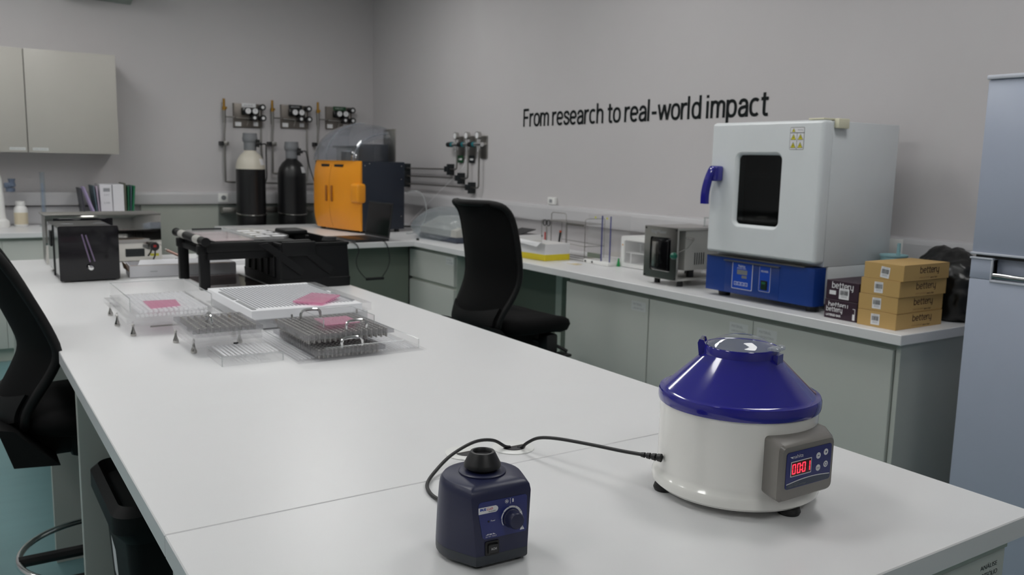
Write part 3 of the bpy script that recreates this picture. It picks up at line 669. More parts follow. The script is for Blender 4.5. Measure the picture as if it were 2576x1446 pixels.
# blue base
B = MB(M_ob)
pl = [(2.812, 2.088), (2.760, 2.088), (2.750, 2.092), (2.744, 2.102), (2.742, 2.118), (2.742, 2.636), (2.745, 2.645), (2.752, 2.648), (2.812, 2.648)]
B.prism(pl, FZ(.925), 0, .147)
B.box(2.7405, 2.744, 2.249, 2.534, .929, 1.058, .001)
ba = B.build('control_base', t)
MB(M_steeld).box(2.736, 2.80, 2.13, 2.632, 1.0725, 1.0755).box(2.730, 2.745, 2.246, 2.536, 1.0585, 1.0625).build('drip_trim', t, smooth=0)
cpn = MB(M_paper).prism(RX(2.384, 2.493, .9465, 1.0555, .003), FX(2.7402), 0, .0006).use(M_obl).prism(RX(2.3865, 2.4905, .949, 1.0585, .002), FX(2.7396), 0, .0006)
Fq = FX(2.7390)
cpn.use(M_paper).text('Nahita', (2.7387, 2.460, 1.0385), *NX, .036, .010).text('DRYING OVEN', (2.7387, 2.466, 1.032), *NX, .046, .004)
cpn.use(M_rub).prism(RX(2.411, 2.466, 1.0085, 1.0275, .001), Fq, 0, .0006).prism(RX(2.413, 2.440, .9935, 1.0045, .001), Fq, 0, .0006)
for i in range(4): cpn.use(M_paper).prism(RX(2.407+i*.0185, 2.4235+i*.0185, .962, .9765, .002), Fq, 0, .0004).use(M_obl).prism(RX(2.4085+i*.0185, 2.422+i*.0185, .9635, .975, .0015), Fq, .0004, .0007).use(M_paper).prism([(-2.4175-i*.0185, .967), (-2.413-i*.0185, .967), (-2.4152-i*.0185, .971)], Fq, .0007, .0009)
cpn.build('control_panel', ba, smooth=0)
pp = MB(M_paper).prism(RX(2.292, 2.349, .9525, 1.056, .005), FX(2.7402), 0, .0006).use(M_obl).prism(RX(2.2935, 2.3475, .954, 1.057, .004), FX(2.7396), 0, .0006).use(M_paper).text('POWER', (2.7387, 2.339, 1.031), *NX, .036, .008)
pp.build('power_panel', ba, smooth=0)
MB(M_black).prism(RX(2.305, 2.336, .961, .998, .002), FX(2.7390), 0, .004).use(glow('switch_green', (10, 120, 70), .25)).prism(RX(2.312, 2.331, .984, .9925, .001), FX(2.735), 0, .0008).use(mat('switch_dark_green', (14, 44, 32), .3)).prism(RX(2.3085, 2.3325, .964, .982, .001), FX(2.735), 0, .0006).build('rocker_switch', ba, smooth=0)
for x, y in ((2.80, 2.13), (2.80, 2.585), (3.17, 2.13), (3.17, 2.585)): MB(M_black).cyl((x, y, .9), (x, y, .9255), .024, .028).build('foot', t)

# ------------------------------------------------------------------ snack boxes
M_gold = mat('kraft_card', (192, 158, 98), .55); M_gold2 = mat('kraft_card_fold', (150, 120, 70), .6)
M_brn = mat('brown_print', (66, 38, 30), .6); M_brl = mat('light_brown_print', (150, 112, 70), .6)
M_plum = mat('plum_card', (52, 32, 46), .45)
def barcode(m, x, y, z, w=.034, h=.0385, rot=0, seed=0):
    """label on a face looking to -X; (y,z) = left bottom corner"""
    rnd = random.Random(seed); c_, s_ = math.cos(rot), math.sin(rot)
    def F(u, v, d): return (x-d, y-(u*c_-v*s_), z+u*s_+v*c_)
    m.use(M_paper).prism(rrect(w, h, .0015, w/2, h/2, 3), F, 0, .0004)
    u = w*.1
    while u < w*.88:
        q = rnd.choice((.0006, .0010, .0016)); m.use(M_dark).prism([(u, h*.38), (u+q, h*.38), (u+q, h*.80), (u, h*.80)], F, .0004, .0005); u += q+rnd.choice((.0006, .0009))
    m.use(M_ink)
    for k, (a, b_) in enumerate(((.12, .9), (.25, .8))): m.prism([(w*a, h*(.87+.05*k)), (w*b_, h*(.87+.05*k)), (w*b_, h*(.885+.05*k)), (w*a, h*(.885+.05*k))], F, .0004, .0005)
    for k in range(3): m.prism([(w*.2, h*(.30-.07*k)), (w*.8, h*(.30-.07*k)), (w*.8, h*(.32-.07*k)), (w*.2, h*(.32-.07*k))], F, .0004, .0005)
pos = ('bottom', 'second from the bottom', 'third from the bottom', 'top')
for i, (y0, x0, dz, z0, rz) in enumerate(((1.722, 2.720, 0, .9002, 0), (1.724, 2.722, 0, .9572, .010), (1.718, 2.722, 0, 1.0142, -.012), (1.712, 2.724, 0, 1.0712, .008))):
    hh = .0562; w_, l_ = .152, .278
    t = thing('cardboard_box', 'tan bettery snack box with barcode label, '+pos[i]+' of its stack of four', 'cardboard box', (x0+l_/2, y0+w_/2, z0), rz, 'tan bettery boxes in a stack of four')
    m = MB(M_gold); m.box(-l_/2, l_/2, -w_/2, w_/2, 0, hh, .0008, 1)
    m.use(M_brn).strokes('bettery', (-l_/2+.095, -w_/2-.0004, .0250), *NY, .118, .0245)
    m.use(M_brl).text('plant protein', (-l_/2+.095, -w_/2-.0004, .006), *NY, .062, .0078).use(M_brn).text('zero bar', (-l_/2+.161, -w_/2-.0004, .006), *NY, .044, .0062, bold=.02)
    m.build('carton', t, W=False, smooth=0)
    q = MB(M_paper); barcode(q, -l_/2-.0004, w_/2-.055+(-.008 if i == 3 else 0), .008, rot=(-.10 if i == 3 else .02), seed=i); q.build('barcode_label', t, W=False, smooth=0)
    MB(M_gold2).box(-l_/2+.002, l_/2-.002, -w_/2-.0003, -w_/2+.001, hh-.0012, hh-.0002).build('lid_edge', t, W=False, smooth=0)
for i, (z0, dx) in enumerate(((.9002, 0), (.9715, .003))):
    t = thing('cardboard_box', ('dark plum bettery LAYERED BAR box standing under the other plum box', 'upper dark plum bettery box stacked beside the tan boxes')[i], 'cardboard box', (2.73+.13+dx, 1.953, z0), 0, 'plum bettery boxes stacked')
    m = MB(M_plum); m.box(-.13, .13, -.069, .069, 0, .0705, .0008, 1)
    pr = MB(M_paper)
    if i == 1:
        pr.strokes('bettery', (-.1305, .045, .0420), *NX, .092, .024).prism(RX(.026, .054, .018, .033, .001), FX(-.1304), 0, .0003)
        MBb = pr.build('print', m.build('carton', t, W=False, smooth=0), W=False, smooth=0)
        q = MB(M_paper); barcode(q, -.1310, .012, .005, .042, .040, seed=9); q.build('barcode_label', t, W=False, smooth=0)
    else:
        pr.strokes('bettery', (-.1305, .053, .0420), *NX, .085, .022).use(M_plum).prism(RX(-.060, .066, .028, .046, .001), FX(-.1308), 0, .0003).use(M_paper)
        pr.strokes('bettery', (-.1316, .060, .0265), *NX, .070, .019).text('LAYERED BAR', (-.1316, .060, .009), *NX, .064, .0085, bold=.03).prism(RX(-.062, -.052, .006, .048, .001), FX(-.1308), 0, .0002)
        pr.build('print', m.build('carton', t, W=False, smooth=0), W=False, smooth=0)
# black bag behind
def blob(name, label, cat, c, r, m, seed, amp=.16, sub=5, flat=None):
    bm = bmesh.new(); bmesh.ops.create_icosphere(bm, subdivisions=sub, radius=1)
    from mathutils import noise
    for v in bm.verts:
        p = v.co.copy(); n1 = noise.noise(p*1.3+Vector((seed, 0, 0))); n2 = abs(noise.noise(p*3.1+Vector((0, seed, 0)))); n3 = abs(noise.noise(p*7+Vector((0, 0, seed))))
        k = 1+amp*n1-amp*.9*n2-amp*.45*n3; v.co = Vector((p.x*r[0]*k, p.y*r[1]*k, p.z*r[2]*k))+Vector(c)
        if v.co.z < .901: v.co.z = .901
        if v.co.x > 3.285: v.co.x = 3.285
    o = MB(m).addbm(bm); return o.build(name, None, label, cat, smooth=180)
M_bag = mat('black_bin_liner', (12, 12, 13), .34)
blob('garbage_bag', 'crumpled shiny black plastic bag behind the stack of tan boxes', 'plastic bag', (3.17, 1.80, 1.0), (.13, .17, .17), M_bag, 3.3)
# mint jug
M_mint = mat('mint_plastic', (150, 190, 196), .4)
t = thing('measuring_jug', 'pale mint plastic pot with upright spout between the oven and the tan boxes', 'jug', (3.13, 2.045, .9))
MB(M_mint).lathe([(.040, .9005), (.046, .91), (.050, 1.110), (.053, 1.112), (.053, 1.118), (.050, 1.118), (.046, 1.113), (.01, 1.112), (.0005, 1.112)], (3.14, 2.022, 0), 36).build('body', t)
MB(M_mint).cyl((3.135, 2.000, 1.112), (3.135, 2.000, 1.165), .0075, .0065).build('spout', t)
# plug adaptor on the trunking
t = thing('socket_outlet', 'wall socket on the right trunking holding a white plug adaptor near the oven', 'socket', (3.29, 2.17, 1.12))
MB(M_plastic).box(3.283, 3.2895, 2.08, 2.20, 1.078, 1.168, .002).build('socket_plate', t)
MB(M_plastic).cyl((3.255, 2.175, 1.085), (3.255, 2.175, 1.165), .026).cyl((3.29, 2.175, 1.12), (3.24, 2.175, 1.12), .022).build('adaptor', t)
MB(M_black).cyl((3.255, 2.215, 1.115), (3.225, 2.200, 1.115), .024).tube([(3.235, 2.205, 1.11), (3.245, 2.19, 1.06), (3.25, 2.18, .98), (3.262, 2.16, .905)], .004, 8, sm=4).build('black_plug', t)
MB(M_plastic).box(3.245, 3.262, 2.160, 2.182, 1.166, 1.185, .002).tube([(3.253, 2.17, 1.185), (3.253, 2.172, 1.205), (3.262, 2.20, 1.215), (3.27, 2.26, 1.21)], .0022, 8, sm=4).build('white_plug', t)

# ------------------------------------------------------------------ small blender beside the oven
M_case = mat('device_case_grey', (176, 175, 170), .4)
t = thing('laboratory_blender', 'small stainless fronted lab blender with dark door and green lever knob', 'laboratory device', (2.9, 2.94, .9))
MB(M_case).box(2.800, 3.02, 2.835, 3.025, .975, 1.158, .003).build('body', t)
MB(M_case).box(2.752, 3.05, 2.832, 3.045, .928, .937, .001).build('base_plate', t)
MB(M_steel).box(2.752, 3.03, 2.828, 3.045, 1.1585, 1.170, .001).build('top_plate', t)
pt = MB(M_steel).ring(RX(2.828, 3.046, .932, 1.170, .002), RX(2.868, 3.006, .966, 1.122, .012), FX(2.752), 0, .010).build('front_plate', t)
for y, z in ((2.836, .94), (3.038, .94), (2.836, 1.160), (3.038, 1.160)): MB(M_black).cyl((2.7425, y, z), (2.7395, y, z), .004, n=12).build('screw', pt)
MB(M_blackgl).box(2.745, 2.765, 2.869, 3.005, .967, 1.121, .006).box(2.737, 2.745, 2.880, 2.995, .975, 1.112, .01).build('door', t)
MB(M_steel).box(2.7355, 2.737, 2.945, 2.985, .985, 1.100, .0005).build('door_strip', t)
ltx = MB(M_inkf).text('BagMixer', (2.7415, 3.0, 1.135), *NX, .10, .020).build('front_print', pt, smooth=0)
MB(M_steel).tube([(2.85, 2.834, 1.120), (2.80, 2.815, 1.125), (2.775, 2.812, 1.128)], .004).tube([(2.85, 2.832, 1.115), (2.80, 2.820, 1.08), (2.742, 2.830, 1.058)], .0018).build('lever', t)
MB(mat('green_knob', (16, 92, 74), .25)).lathe([(.0005, -.017), (.010, -.0145), (.0165, -.006), (.0165, .006), (.010, .0145), (.0005, .017)], (2.728, 2.832, 1.046), 24).build('lever_knob', t)
v = MB(M_dark)
for i in range(5): v.box(2.86+i*.014, 2.865+i*.014, 2.8338, 2.836, 1.0, 1.055)
v.build('vent_slots', t, smooth=0)
for x in (2.80, 3.0):
    for y in (2.86, 3.01): MB(M_black).cyl((x, y, .9), (x, y, .929), .014).build('foot', t)
MB(M_black).cyl((2.88, 2.88, .937), (2.88, 2.88, .9755), .018).build('column', t); MB(M_black).cyl((2.97, 2.98, .937), (2.97, 2.98, .9755), .018).build('column', t)
MB(M_black).tube([(3.02, 2.87, .99), (3.05, 2.82, .985), (3.075, 2.77, .95), (3.085, 2.74, .906)], .003, 8, sm=5).build('cable', t)
t = thing('acrylic_box', 'clear acrylic box standing against the trunking behind the small blender', 'acrylic box', (3.16, 2.86, .9))
MB(M_acr).box(3.10, 3.24, 2.70, 2.703, .901, 1.20).box(3.10, 3.24, 3.017, 3.02, .901, 1.20).box(3.10, 3.103, 2.703, 3.017, .901, 1.20).box(3.10, 3.24, 2.70, 3.02, 1.2, 1.203).build('walls', t, smooth=0)
MB(M_acre).box(3.098, 3.103, 2.70, 3.02, 1.197, 1.203).box(3.098, 3.103, 3.014, 3.02, .90, 1.2).build('edges', t, smooth=0)

# white desiccator cabinet
t = thing('desiccator_cabinet', 'small white open fronted cabinet with clear door left of the lab blender', 'cabinet', (3.15, 3.42, .9))
MB(M_plastic).ring(RX(3.20, 3.575, .903, 1.068, .012), RX(3.225, 3.545, .925, 1.046, .006), FX(3.23), 0, .18).box(3.225, 3.23, 3.21, 3.565, .91, 1.06).build('case', t)
MB(M_plastic).box(3.06, 3.22, 3.226, 3.544, .978, .983).box(3.06, 3.22, 3.50, 3.51, .926, .978).build('shelf', t)
MB(M_acrp).box(3.044, 3.048, 3.226, 3.544, .926, 1.045).build('door', t, smooth=0)
MB(M_acre).cyl((3.10, 3.47, .984), (3.10, 3.47, 1.035), .006).cyl((3.10, 3.47, 1.028), (3.10, 3.47, 1.034), .02).build('stand', t)
MB(mat('orange_dot', (210, 150, 60), .5)).cyl((3.0495, 3.56, 1.02), (3.048, 3.56, 1.02), .004).build('indicator', t)
MB(mat('green_plastic', (30, 150, 80), .4)).loft([[(3.03, 3.583, .9005), (3.045, 3.583, .9005), (3.045, 3.570, .9005), (3.03, 3.570, .9005)], [(3.035, 3.578, .945), (3.04, 3.578, .945), (3.04, 3.574, .945), (3.035, 3.574, .945)]]).build('door_wedge', None, 'tiny green plastic wedge beside the white open fronted cabinet', 'wedge')
# tall acrylic chamber with blue edges
M_bedge = clear('blue_tint_edge', (150, 150, 215), body=.55, bodyc=(110, 112, 170))
t = thing('acrylic_chamber', 'tall clear acrylic chamber with blue tinted edges on a white base', 'acrylic chamber', (3.03, 3.68, .9))
MB(M_plastic).box(2.97, 3.14, 3.585, 3.80, .9, .922, .004).build('base', t)
for y, z in ((3.72, .912), (3.78, .912)): MB(M_dark).cyl((2.969, y, z), (2.967, y, z), .006).build('button', t)
MB(M_acr).box(2.985, 2.988, 3.590, 3.785, .922, 1.168).box(3.125, 3.128, 3.590, 3.785, .922, 1.168).box(2.988, 3.125, 3.590, 3.593, .922, 1.168).box(2.988, 3.125, 3.782, 3.785, .922, 1.168).box(2.985, 3.128, 3.590, 3.785, 1.168, 1.171).build('walls', t, smooth=0)
MB(M_bedge).box(2.983, 2.988, 3.588, 3.593, .922, 1.17).build('edge_strip', t); MB(M_bedge).box(2.983, 2.988, 3.660, 3.666, .922, 1.17).build('edge_strip', t)
MB(M_green).box(2.984, 2.986, 3.67, 3.784, .935, .960).build('level_band', t)
for y in (3.62, 3.72): MB(mat('yellow_dot', (196, 196, 70), .5)).cyl((2.984, y, 1.158), (2.982, y, 1.158), .006).build('sticker', t)

# wire drying rack
def wires(m, segs, r=.0022):
    for p in segs: m.tube(p, r, 6)
    return m
t = thing('drying_rack', 'stainless wire rack with raised side loops behind the white and yellow box', 'wire rack', (3.07, 3.97, .9))
w = MB(M_steeld)
def loopw(x, y0, y1, z0, z1): return [(x, y0, z0), (x, y0, z1-.01), (x, y0+math.copysign(.008, y1-y0), z1), (x, y1-math.copysign(.008, y1-y0), z1), (x, y1, z1-.01), (x, y1, z0)]
wires(w, [loopw(2.99, 4.22, 4.24, .904, 1.11)[:1]+[(2.99, 4.24, .904), (2.99, 4.24, 1.105), (2.99, 4.225, 1.112), (3.0, 4.0, 1.112)],
          [(3.06, 4.24, .904), (3.06, 4.24, 1.145), (3.06, 4.225, 1.155), (3.06, 4.105, 1.155), (3.06, 4.09, 1.145), (3.06, 4.09, .904)],
          [(3.0, 3.83, .904), (3.0, 3.83, 1.10)], [(3.14, 3.83, .904), (3.14, 3.83, 1.10)], [(3.0, 4.0, .904), (3.0, 4.0, 1.11)], [(3.14, 4.24, .904), (3.14, 4.24, 1.11)],
          [(3.06, 3.82, .904), (3.06, 3.82, 1.13), (3.06, 3.80, 1.142), (3.06, 3.70, 1.142), (3.06, 3.685, 1.13), (3.06, 3.685, 1.10)] if 0 else [(3.0, 3.83, 1.10), (3.0, 3.83, 1.135), (3.01, 3.825, 1.142), (3.13, 3.825, 1.142), (3.14, 3.83, 1.135), (3.14, 3.83, 1.10)],
          [(2.99, 4.24, .904), (2.99, 3.83, .904)], [(3.14, 4.24, .904), (3.14, 3.83, .904)], [(2.99, 3.83, .904), (3.14, 3.83, .904)], [(2.99, 4.24, .904), (3.14, 4.24, .904)], [(3.06, 4.24, .904), (3.06, 3.83, .904)],
          [(3.0, 4.0, .99), (3.0, 3.83, .985)], [(3.14, 4.24, .99), (3.14, 3.83, .985)], [(3.0, 3.83, .985), (3.14, 3.83, .985)]])
w.build('frame', t)
tp = MB(M_steeld); tp.box(2.99, 3.14, 3.83, 4.24, 1.108, 1.110)
for i in range(14): tp.box(2.994, 2.999, 3.84+i*.012, 3.846+i*.012, 1.097, 1.108)
tp.build('top_shelf', t)
# scissors hanging and marker, strip
t = thing('scissors', 'scissors with black looped handles hanging upside down on the wire rack', 'scissors', (2.98, 4.185, 1.0))
sc = MB(M_black)
for s_ in (-1, 1): sc.tube([(2.982, 4.180+s_*.019+.016*math.cos(a), 1.096+.017*math.sin(a)) for a in [2*PI*i/16 for i in range(16)]], .003, 8, closed=True)
sc.build('handle', t)
MB(M_steel).box(2.981, 2.983, 4.172, 4.182, .985, 1.078).box(2.9835, 2.985, 4.178, 4.188, .985, 1.078).build('blade', t)
t = MB(M_black).cyl((3.03, 4.115, .985), (3.03, 4.105, 1.045), .006).use(mat('orange_cap', (220, 90, 50), .4)).cyl((3.03, 4.105, 1.045), (3.03, 4.1035, 1.054), .0065).build('marker_pen', None, 'black marker pen with orange end standing in the clear pen tray', 'pen')
t = thing('pen_tray', 'low clear pen tray behind the open white and yellow box', 'tray', (3.02, 4.14, .9))
MB(M_acrp).box(2.99, 3.052, 4.04, 4.23, .906, .980).build('body', t)
t = MB(mat('red_plastic', (190, 60, 60), .4)).cyl((3.06, 4.30, .98), (3.06, 4.30, 1.03), .006).use(M_plastic).lathe([(.02, .9005), (.02, .978), (.0065, .982)], (3.06, 4.30, 0), 20).build('glue_bottle', None, 'small bottle with upright red nozzle behind the yellow and white box', 'bottle')

# open white and yellow box
M_yb = mat('yellow_card', (222, 202, 40), .55); M_wb = mat('white_card', (222, 222, 224), .6)
t = thing('open_box', 'open white cardboard box with yellow lower band right of the office chair', 'cardboard box', (0, 0, 0))
A_, B_, C_, D_ = Vector((2.80, 3.932, 0)), Vector((2.775, 4.19, 0)), Vector((2.965, 4.20, 0)), Vector((2.975, 3.935, 0))
def wall4(m, pts, z0, z1, th=.003):
    n = len(pts); ctr = sum(pts, Vector())/n
    o = [p+Vector((0, 0, z)) for z in (z0,) for p in pts]
    ins = [p+(ctr-p).normalized()*th*1.5 for p in pts]
    L = [[p+Vector((0, 0, z0)) for p in pts], [p+Vector((0, 0, z1)) for p in pts], [p+Vector((0, 0, z1)) for p in ins], [p+Vector((0, 0, z0)) for p in ins]]; L.append(L[0])
    return m.loft(L, False, False)
q = [A_, B_, C_, D_]
t.location = (2.88, 4.06, .9); ROOTM[t.name] = Matrix.Translation(t.location)
w = MB(M_wb); wall4(w, q, .936, .995); w.use(M_yb); wall4(w, q, .901, .936); w.use(M_wb).add([p+Vector((0, 0, .903)) for p in q], [[0, 1, 2, 3]]); w.build('carton', t, smooth=0)
lid = MB(M_wb); U = Vector((0, 0, 1)); e0, e1 = A_+U*.995, B_+U*.995
lid.loft([[e0, e1, e1+Vector((-.0, 0, .002)), e0+Vector((0, 0, .002))], [e0+Vector((-.045, -.02, .012)), e1+Vector((-.02, 0, .020)), e1+Vector((-.02, 0, .022)), e0+Vector((-.045, -.02, .014))], [e0+Vector((-.055, .01, -.012)), e1+Vector((-.045, -.03, .006)), e1+Vector((-.045, -.03, .008)), e0+Vector((-.055, .01, -.010))]])
lid.build('flap', t, smooth=0)
fl = MB(M_wb); e0, e1 = B_+U*.995, C_+U*.995
fl.loft([[e0, e1, e1+Vector((0, .002, 0)), e0+Vector((0, .002, 0))], [e0+Vector((0, .01, .03)), e1+Vector((0, .01, .03)), e1+Vector((0, .012, .03)), e0+Vector((0, .012, .03))]]); fl.build('flap', t, smooth=0)
t = MB(M_paper).box(2.86, 2.93, 3.77, 3.86, .9005, .903).use(mat('foil_print', (214, 196, 150), .4)).box(2.855, 2.90, 3.72, 3.80, .9005, .902).build('leaflet', None, 'small loose printed slips lying in front of the yellow banded box', 'paper slip', smooth=0)
# navy tub left of the box
t = thing('plastic_tub', 'dark navy plastic tub with open black lid behind the office chair', 'tub', (3.05, 4.55, .9))
MB(M_vb).loft([rr3(.17, .20, .02, 3.06, 4.57, .9005), rr3(.19, .22, .02, 3.06, 4.57, .985)]).build('body', t)
MB(M_black).loft([rr3(.20, .23, .02, 3.06, 4.57, .986), rr3(.20, .23, .02, 3.06, 4.57, .994)]).loft([[(3.0, 4.50, .994), (3.0, 4.66, .994), (3.0, 4.66, .997), (3.0, 4.50, .997)], [(3.10, 4.46, 1.03), (3.10, 4.62, 1.03), (3.10, 4.62, 1.033), (3.10, 4.46, 1.033)]]).build('lid', t)
# sockets on the wall above the trunking
t = thing('socket_outlet', 'small white wall socket above the trunking over the wire rack', 'socket', (3.34, 4.62, 1.2))
MB(M_plastic).box(3.325, 3.3495, 4.58, 4.66, 1.178, 1.225, .003).build('plate', t); MB(M_inkf).box(3.3225, 3.325, 4.605, 4.635, 1.19, 1.212).build('insert', t)
t = thing('socket_outlet', 'white socket block on the right trunking above the bagged scale', 'socket', (3.28, 5.3, 1.12))
MB(M_plastic).box(3.280, 3.2895, 5.16, 5.42, 1.082, 1.160, .002).build('plate', t)
# bagged scale
t = thing('bench_scale', 'grey white bench scale wrapped in a clear plastic bag in the corner', 'scale', (2.97, 5.3, .9))
MB(M_case).loft([rr3(.30, .52, .02, 2.98, 5.27, .94), rr3(.30, .52, .02, 2.98, 5.27, .985), rr3(.16, .46, .02, 3.04, 5.27, 1.055)]).build('body', t)
MB(mat('slate_plastic', (60, 66, 80), .4)).box(2.83, 3.12, 5.00, 5.54, .9005, .9395, .01).build('base', t)
t = blob('plastic_bag', 'translucent crumpled plastic bag covering the bench scale', 'plastic bag', (2.985, 5.36, .99), (.22, .43, .135), M_bagp, 8.1, .12, 5)

# ================================================================== far end of the room
# gas cylinders
M_cyl = mat('cylinder_black', (20, 20, 22), .35); M_cylw = mat('cylinder_shoulder_cream', (205, 200, 186), .4); M_cap = mat('cylinder_guard_grey', (120, 122, 126), .5)
def cylinder(label, x, zs, col, sticker_z, dx):
    t = thing('gas_cylinder', label, 'gas cylinder', (x, 7.2, 0), 0, 'gas cylinders')
    MB(M_cyl).lathe([(.10, 0), (.116, .01), (.118, .03), (.118, zs)], n=40).build('body', t, W=False)
    MB(col).lathe([(.118, zs), (.116, zs+.03), (.105, zs+.075), (.080, zs+.115), (.052, zs+.140), (.045, zs+.155)], n=40).build('shoulder', t, W=False)
    MB(M_cap).lathe([(.044, zs+.150), (.050, zs+.155), (.050, zs+.215), (.058, zs+.225), (.062, zs+.25), (.058, zs+.262), (.056, zs+.292), (.050, zs+.292), (.048, zs+.24), (.01, zs+.24)], n=32).build('valve_guard', t, W=False)
    MB(M_black).cyl((.045, -.045, zs+.18), (.05, -.05, zs+.24), .016).cyl((.03, -.055, zs+.21), (.075, -.06, zs+.21), .012).build('valve', t, W=False)
    a = -1.1
    MB(M_paper).sheet(lambda u, v: Vector(((.1175-.016*v)*math.cos(a+.5*u), (.1175-.016*v)*math.sin(a+.5*u), zs+.035+.05*v)), 6, 2, .002).build('label', t, W=False)
    MB(M_steel).tube([(.1225*math.cos(q), .1225*math.sin(q), .985-.018*math.sin(q-PI)) for q in [PI+i*PI/24 for i in range(25)]], .0045, 6).build('chain', t, 'chain restraining the cylinder', W=False)
    return t
cylinder('gas cylinder with cream shoulder and grey valve guard', 2.121, 1.345, M_cylw, 0, 0)
cylinder('all black gas cylinder beside the orange analyzer', 2.470, 1.285, M_cyl, 0, 0)
# cylinder rack on the wall
t = MB(M_steeld).box(1.93, 2.72, 7.37, 7.40, .97, 1.02, .002).box(1.93, 1.96, 7.40, 7.499, .97, 1.02).box(2.69, 2.72, 7.40, 7.499, .97, 1.02).build('cylinder_bracket', None, 'metal wall bracket holding the gas cylinders back', 'bracket')
MB(mat('wall_panel_green_grey', (176, 180, 172), .5)).box(1.31, 1.92, 7.47, 7.499, .0, 1.044).build('wall_panel', None, 'pale green grey wall panel under the back trunking left of the cylinders', 'panel')
MB(mat('wall_panel_shade', (128, 134, 130), .5)).box(1.921, 3.34, 7.47, 7.499, .0, 1.044).build('wall_panel', None, 'wall panel behind the gas cylinders, their shadow put into its colour', 'panel')  # colour darkened to paint in the shadow of the cylinders
t = thing('socket_outlet', 'white round wall socket on the back trunking left of the cylinders', 'socket', (1.95, 7.43, 1.1))
MB(M_plastic).box(1.915, 1.995, 7.432, 7.4415, 1.062, 1.138, .002).build('plate', t); MB(M_ink).cyl((1.957, 7.4315, 1.10), (1.957, 7.427, 1.10), .020).build('insert', t)

# gas panels on the back wall
gas = (('white headed gas panel above the cream shouldered cylinder', 1.985, 1.92, 1.235, M_paper, 'GAS'), ('black headed gas panel in the middle of the three', 2.392, 1.928, 1.31, M_dark, 'ARGON'), ('green headed gas panel partly behind the clear analyzer hood', 2.800, 1.934, 1.40, mat('sign_green', (22, 74, 42), .5), 'HELIO'))
M_pl = mat('gas_plate_brushed', (120, 114, 108), .4, .6)
for i, (lab, rx, rz_, rb, hm, tx) in enumerate(gas):
    x0 = rx+.088; zt = rz_-.03; yw = 7.4985
    t = thing('gas_control_board', lab, 'gas regulator', (x0+.12, 7.5, zt), 0, 'gas panels on the back wall')
    MB(M_pl).box(x0, x0+.243, yw-.012, yw, zt-.20, zt, .001).box(x0-.004, x0, yw-.03, yw, zt-.20, zt).build('plate', t)
    MB(hm).box(x0+.068, x0+.185, yw-.022, yw-.0125, zt-.030, zt+.003).use(M_ink if i == 0 else M_paper).text(tx, (x0+.085, yw-.0225, zt-.019), *NY, .075, .010).build('sign', t, smooth=0)
    MB(M_blackgl).box(x0+.060, x0+.195, yw-.05, yw-.0125, zt-.095, zt-.034, .01).build('regulator_block', t)
    for gx in (.105, .165):
        MB(M_black).cyl((x0+gx, yw-.075, zt-.062), (x0+gx, yw-.05, zt-.062), .029).use(M_paper).cyl((x0+gx, yw-.0765, zt-.062), (x0+gx, yw-.075, zt-.062), .0235).use(M_dark).box(x0+gx-.001, x0+gx+.001, yw-.0772, yw-.0765, zt-.062, zt-.045).build('gauge', t)
    for gx, gz in ((.225, -.028), (.155, -.118), (.228, -.118)):
        MB(M_black).cyl((x0+gx, yw-.09, zt+gz), (x0+gx, yw-.012, zt+gz), .027, .024).use(M_paper).cyl((x0+gx, yw-.0915, zt+gz), (x0+gx, yw-.09, zt+gz), .013).build('knob', t)
    MB(M_steel).cyl((x0+.01, yw-.035, zt-.122), (x0+.13, yw-.035, zt-.122), .007).tube([(x0+.12, yw-.04, zt-.125), (x0+.095, yw-.06, zt-.185)], .004).cyl((x0+.21, yw-.04, zt-.10), (x0+.21, yw-.04, zt-.04), .008).build('valve', t)
    MB(M_paper).box(x0+.01, x0+.062, yw-.0128, yw-.012, zt-.19, zt-.155).build('label', t, smooth=0); MB(M_paper).box(x0+.165, x0+.205, yw-.0128, yw-.012, zt-.185, zt-.15).build('label', t, smooth=0)
    if i < 2: MB(M_steeld).tube([(x0+.225, yw-.03, zt-.198), (x0+.222, yw-.035, zt-.36), (x0+.228, yw-.04, zt-.50), (x0+.205, yw-.06, zt-.66)], .008, 8, sm=4).build('flexible_hose', t)
    t = thing('gas_riser', ('leftmost', 'middle', 'rightmost')[i]+' thin vertical steel gas pipe with brass valve at the back wall', 'gas pipe', (rx, 7.45, rb), 0, 'gas risers on the back wall')
    w = .0085
    p = MB(M_steeld).tube([(rx, 7.45, rz_-.13), (rx+.004, 7.45, rz_-.2), (rx-.004, 7.45, rz_-.30), (rx-.004, 7.45, rb+.02), (rx-.004, 7.45, rb), (rx+.02, 7.45, rb-.004), (rx+.075, 7.45, rb-.006)], w, 10)
    if i == 0: p.cyl((rx+.06, 7.45, rb-.006), (2.84, 7.45, rb-.02), .007, n=10)
    p.cyl((rx, 7.45, rz_-.09), (rx, 7.45, rz_-.20), .0125).cyl((rx, 7.45, rz_-.148), (x0-.005, 7.45, rz_-.148), .006); p.build('pipe', t)
    MB(M_brass).cyl((rx, 7.45, rz_-.095), (rx, 7.45, rz_-.065), .016).cyl((rx, 7.45, rz_-.065), (rx, 7.45, rz_), .010).cyl((rx, 7.45, rz_-.075), (rx+.022, 7.44, rz_-.075), .008).build('brass_valve', t)
    MB(M_black).box(rx-.040, rx-.012, 7.435, 7.499, rz_-.385, rz_-.352).use(M_steeld).box(rx-.012, rx+.028, 7.428, 7.472, rz_-.385, rz_-.352, .003).build('clamp', t)
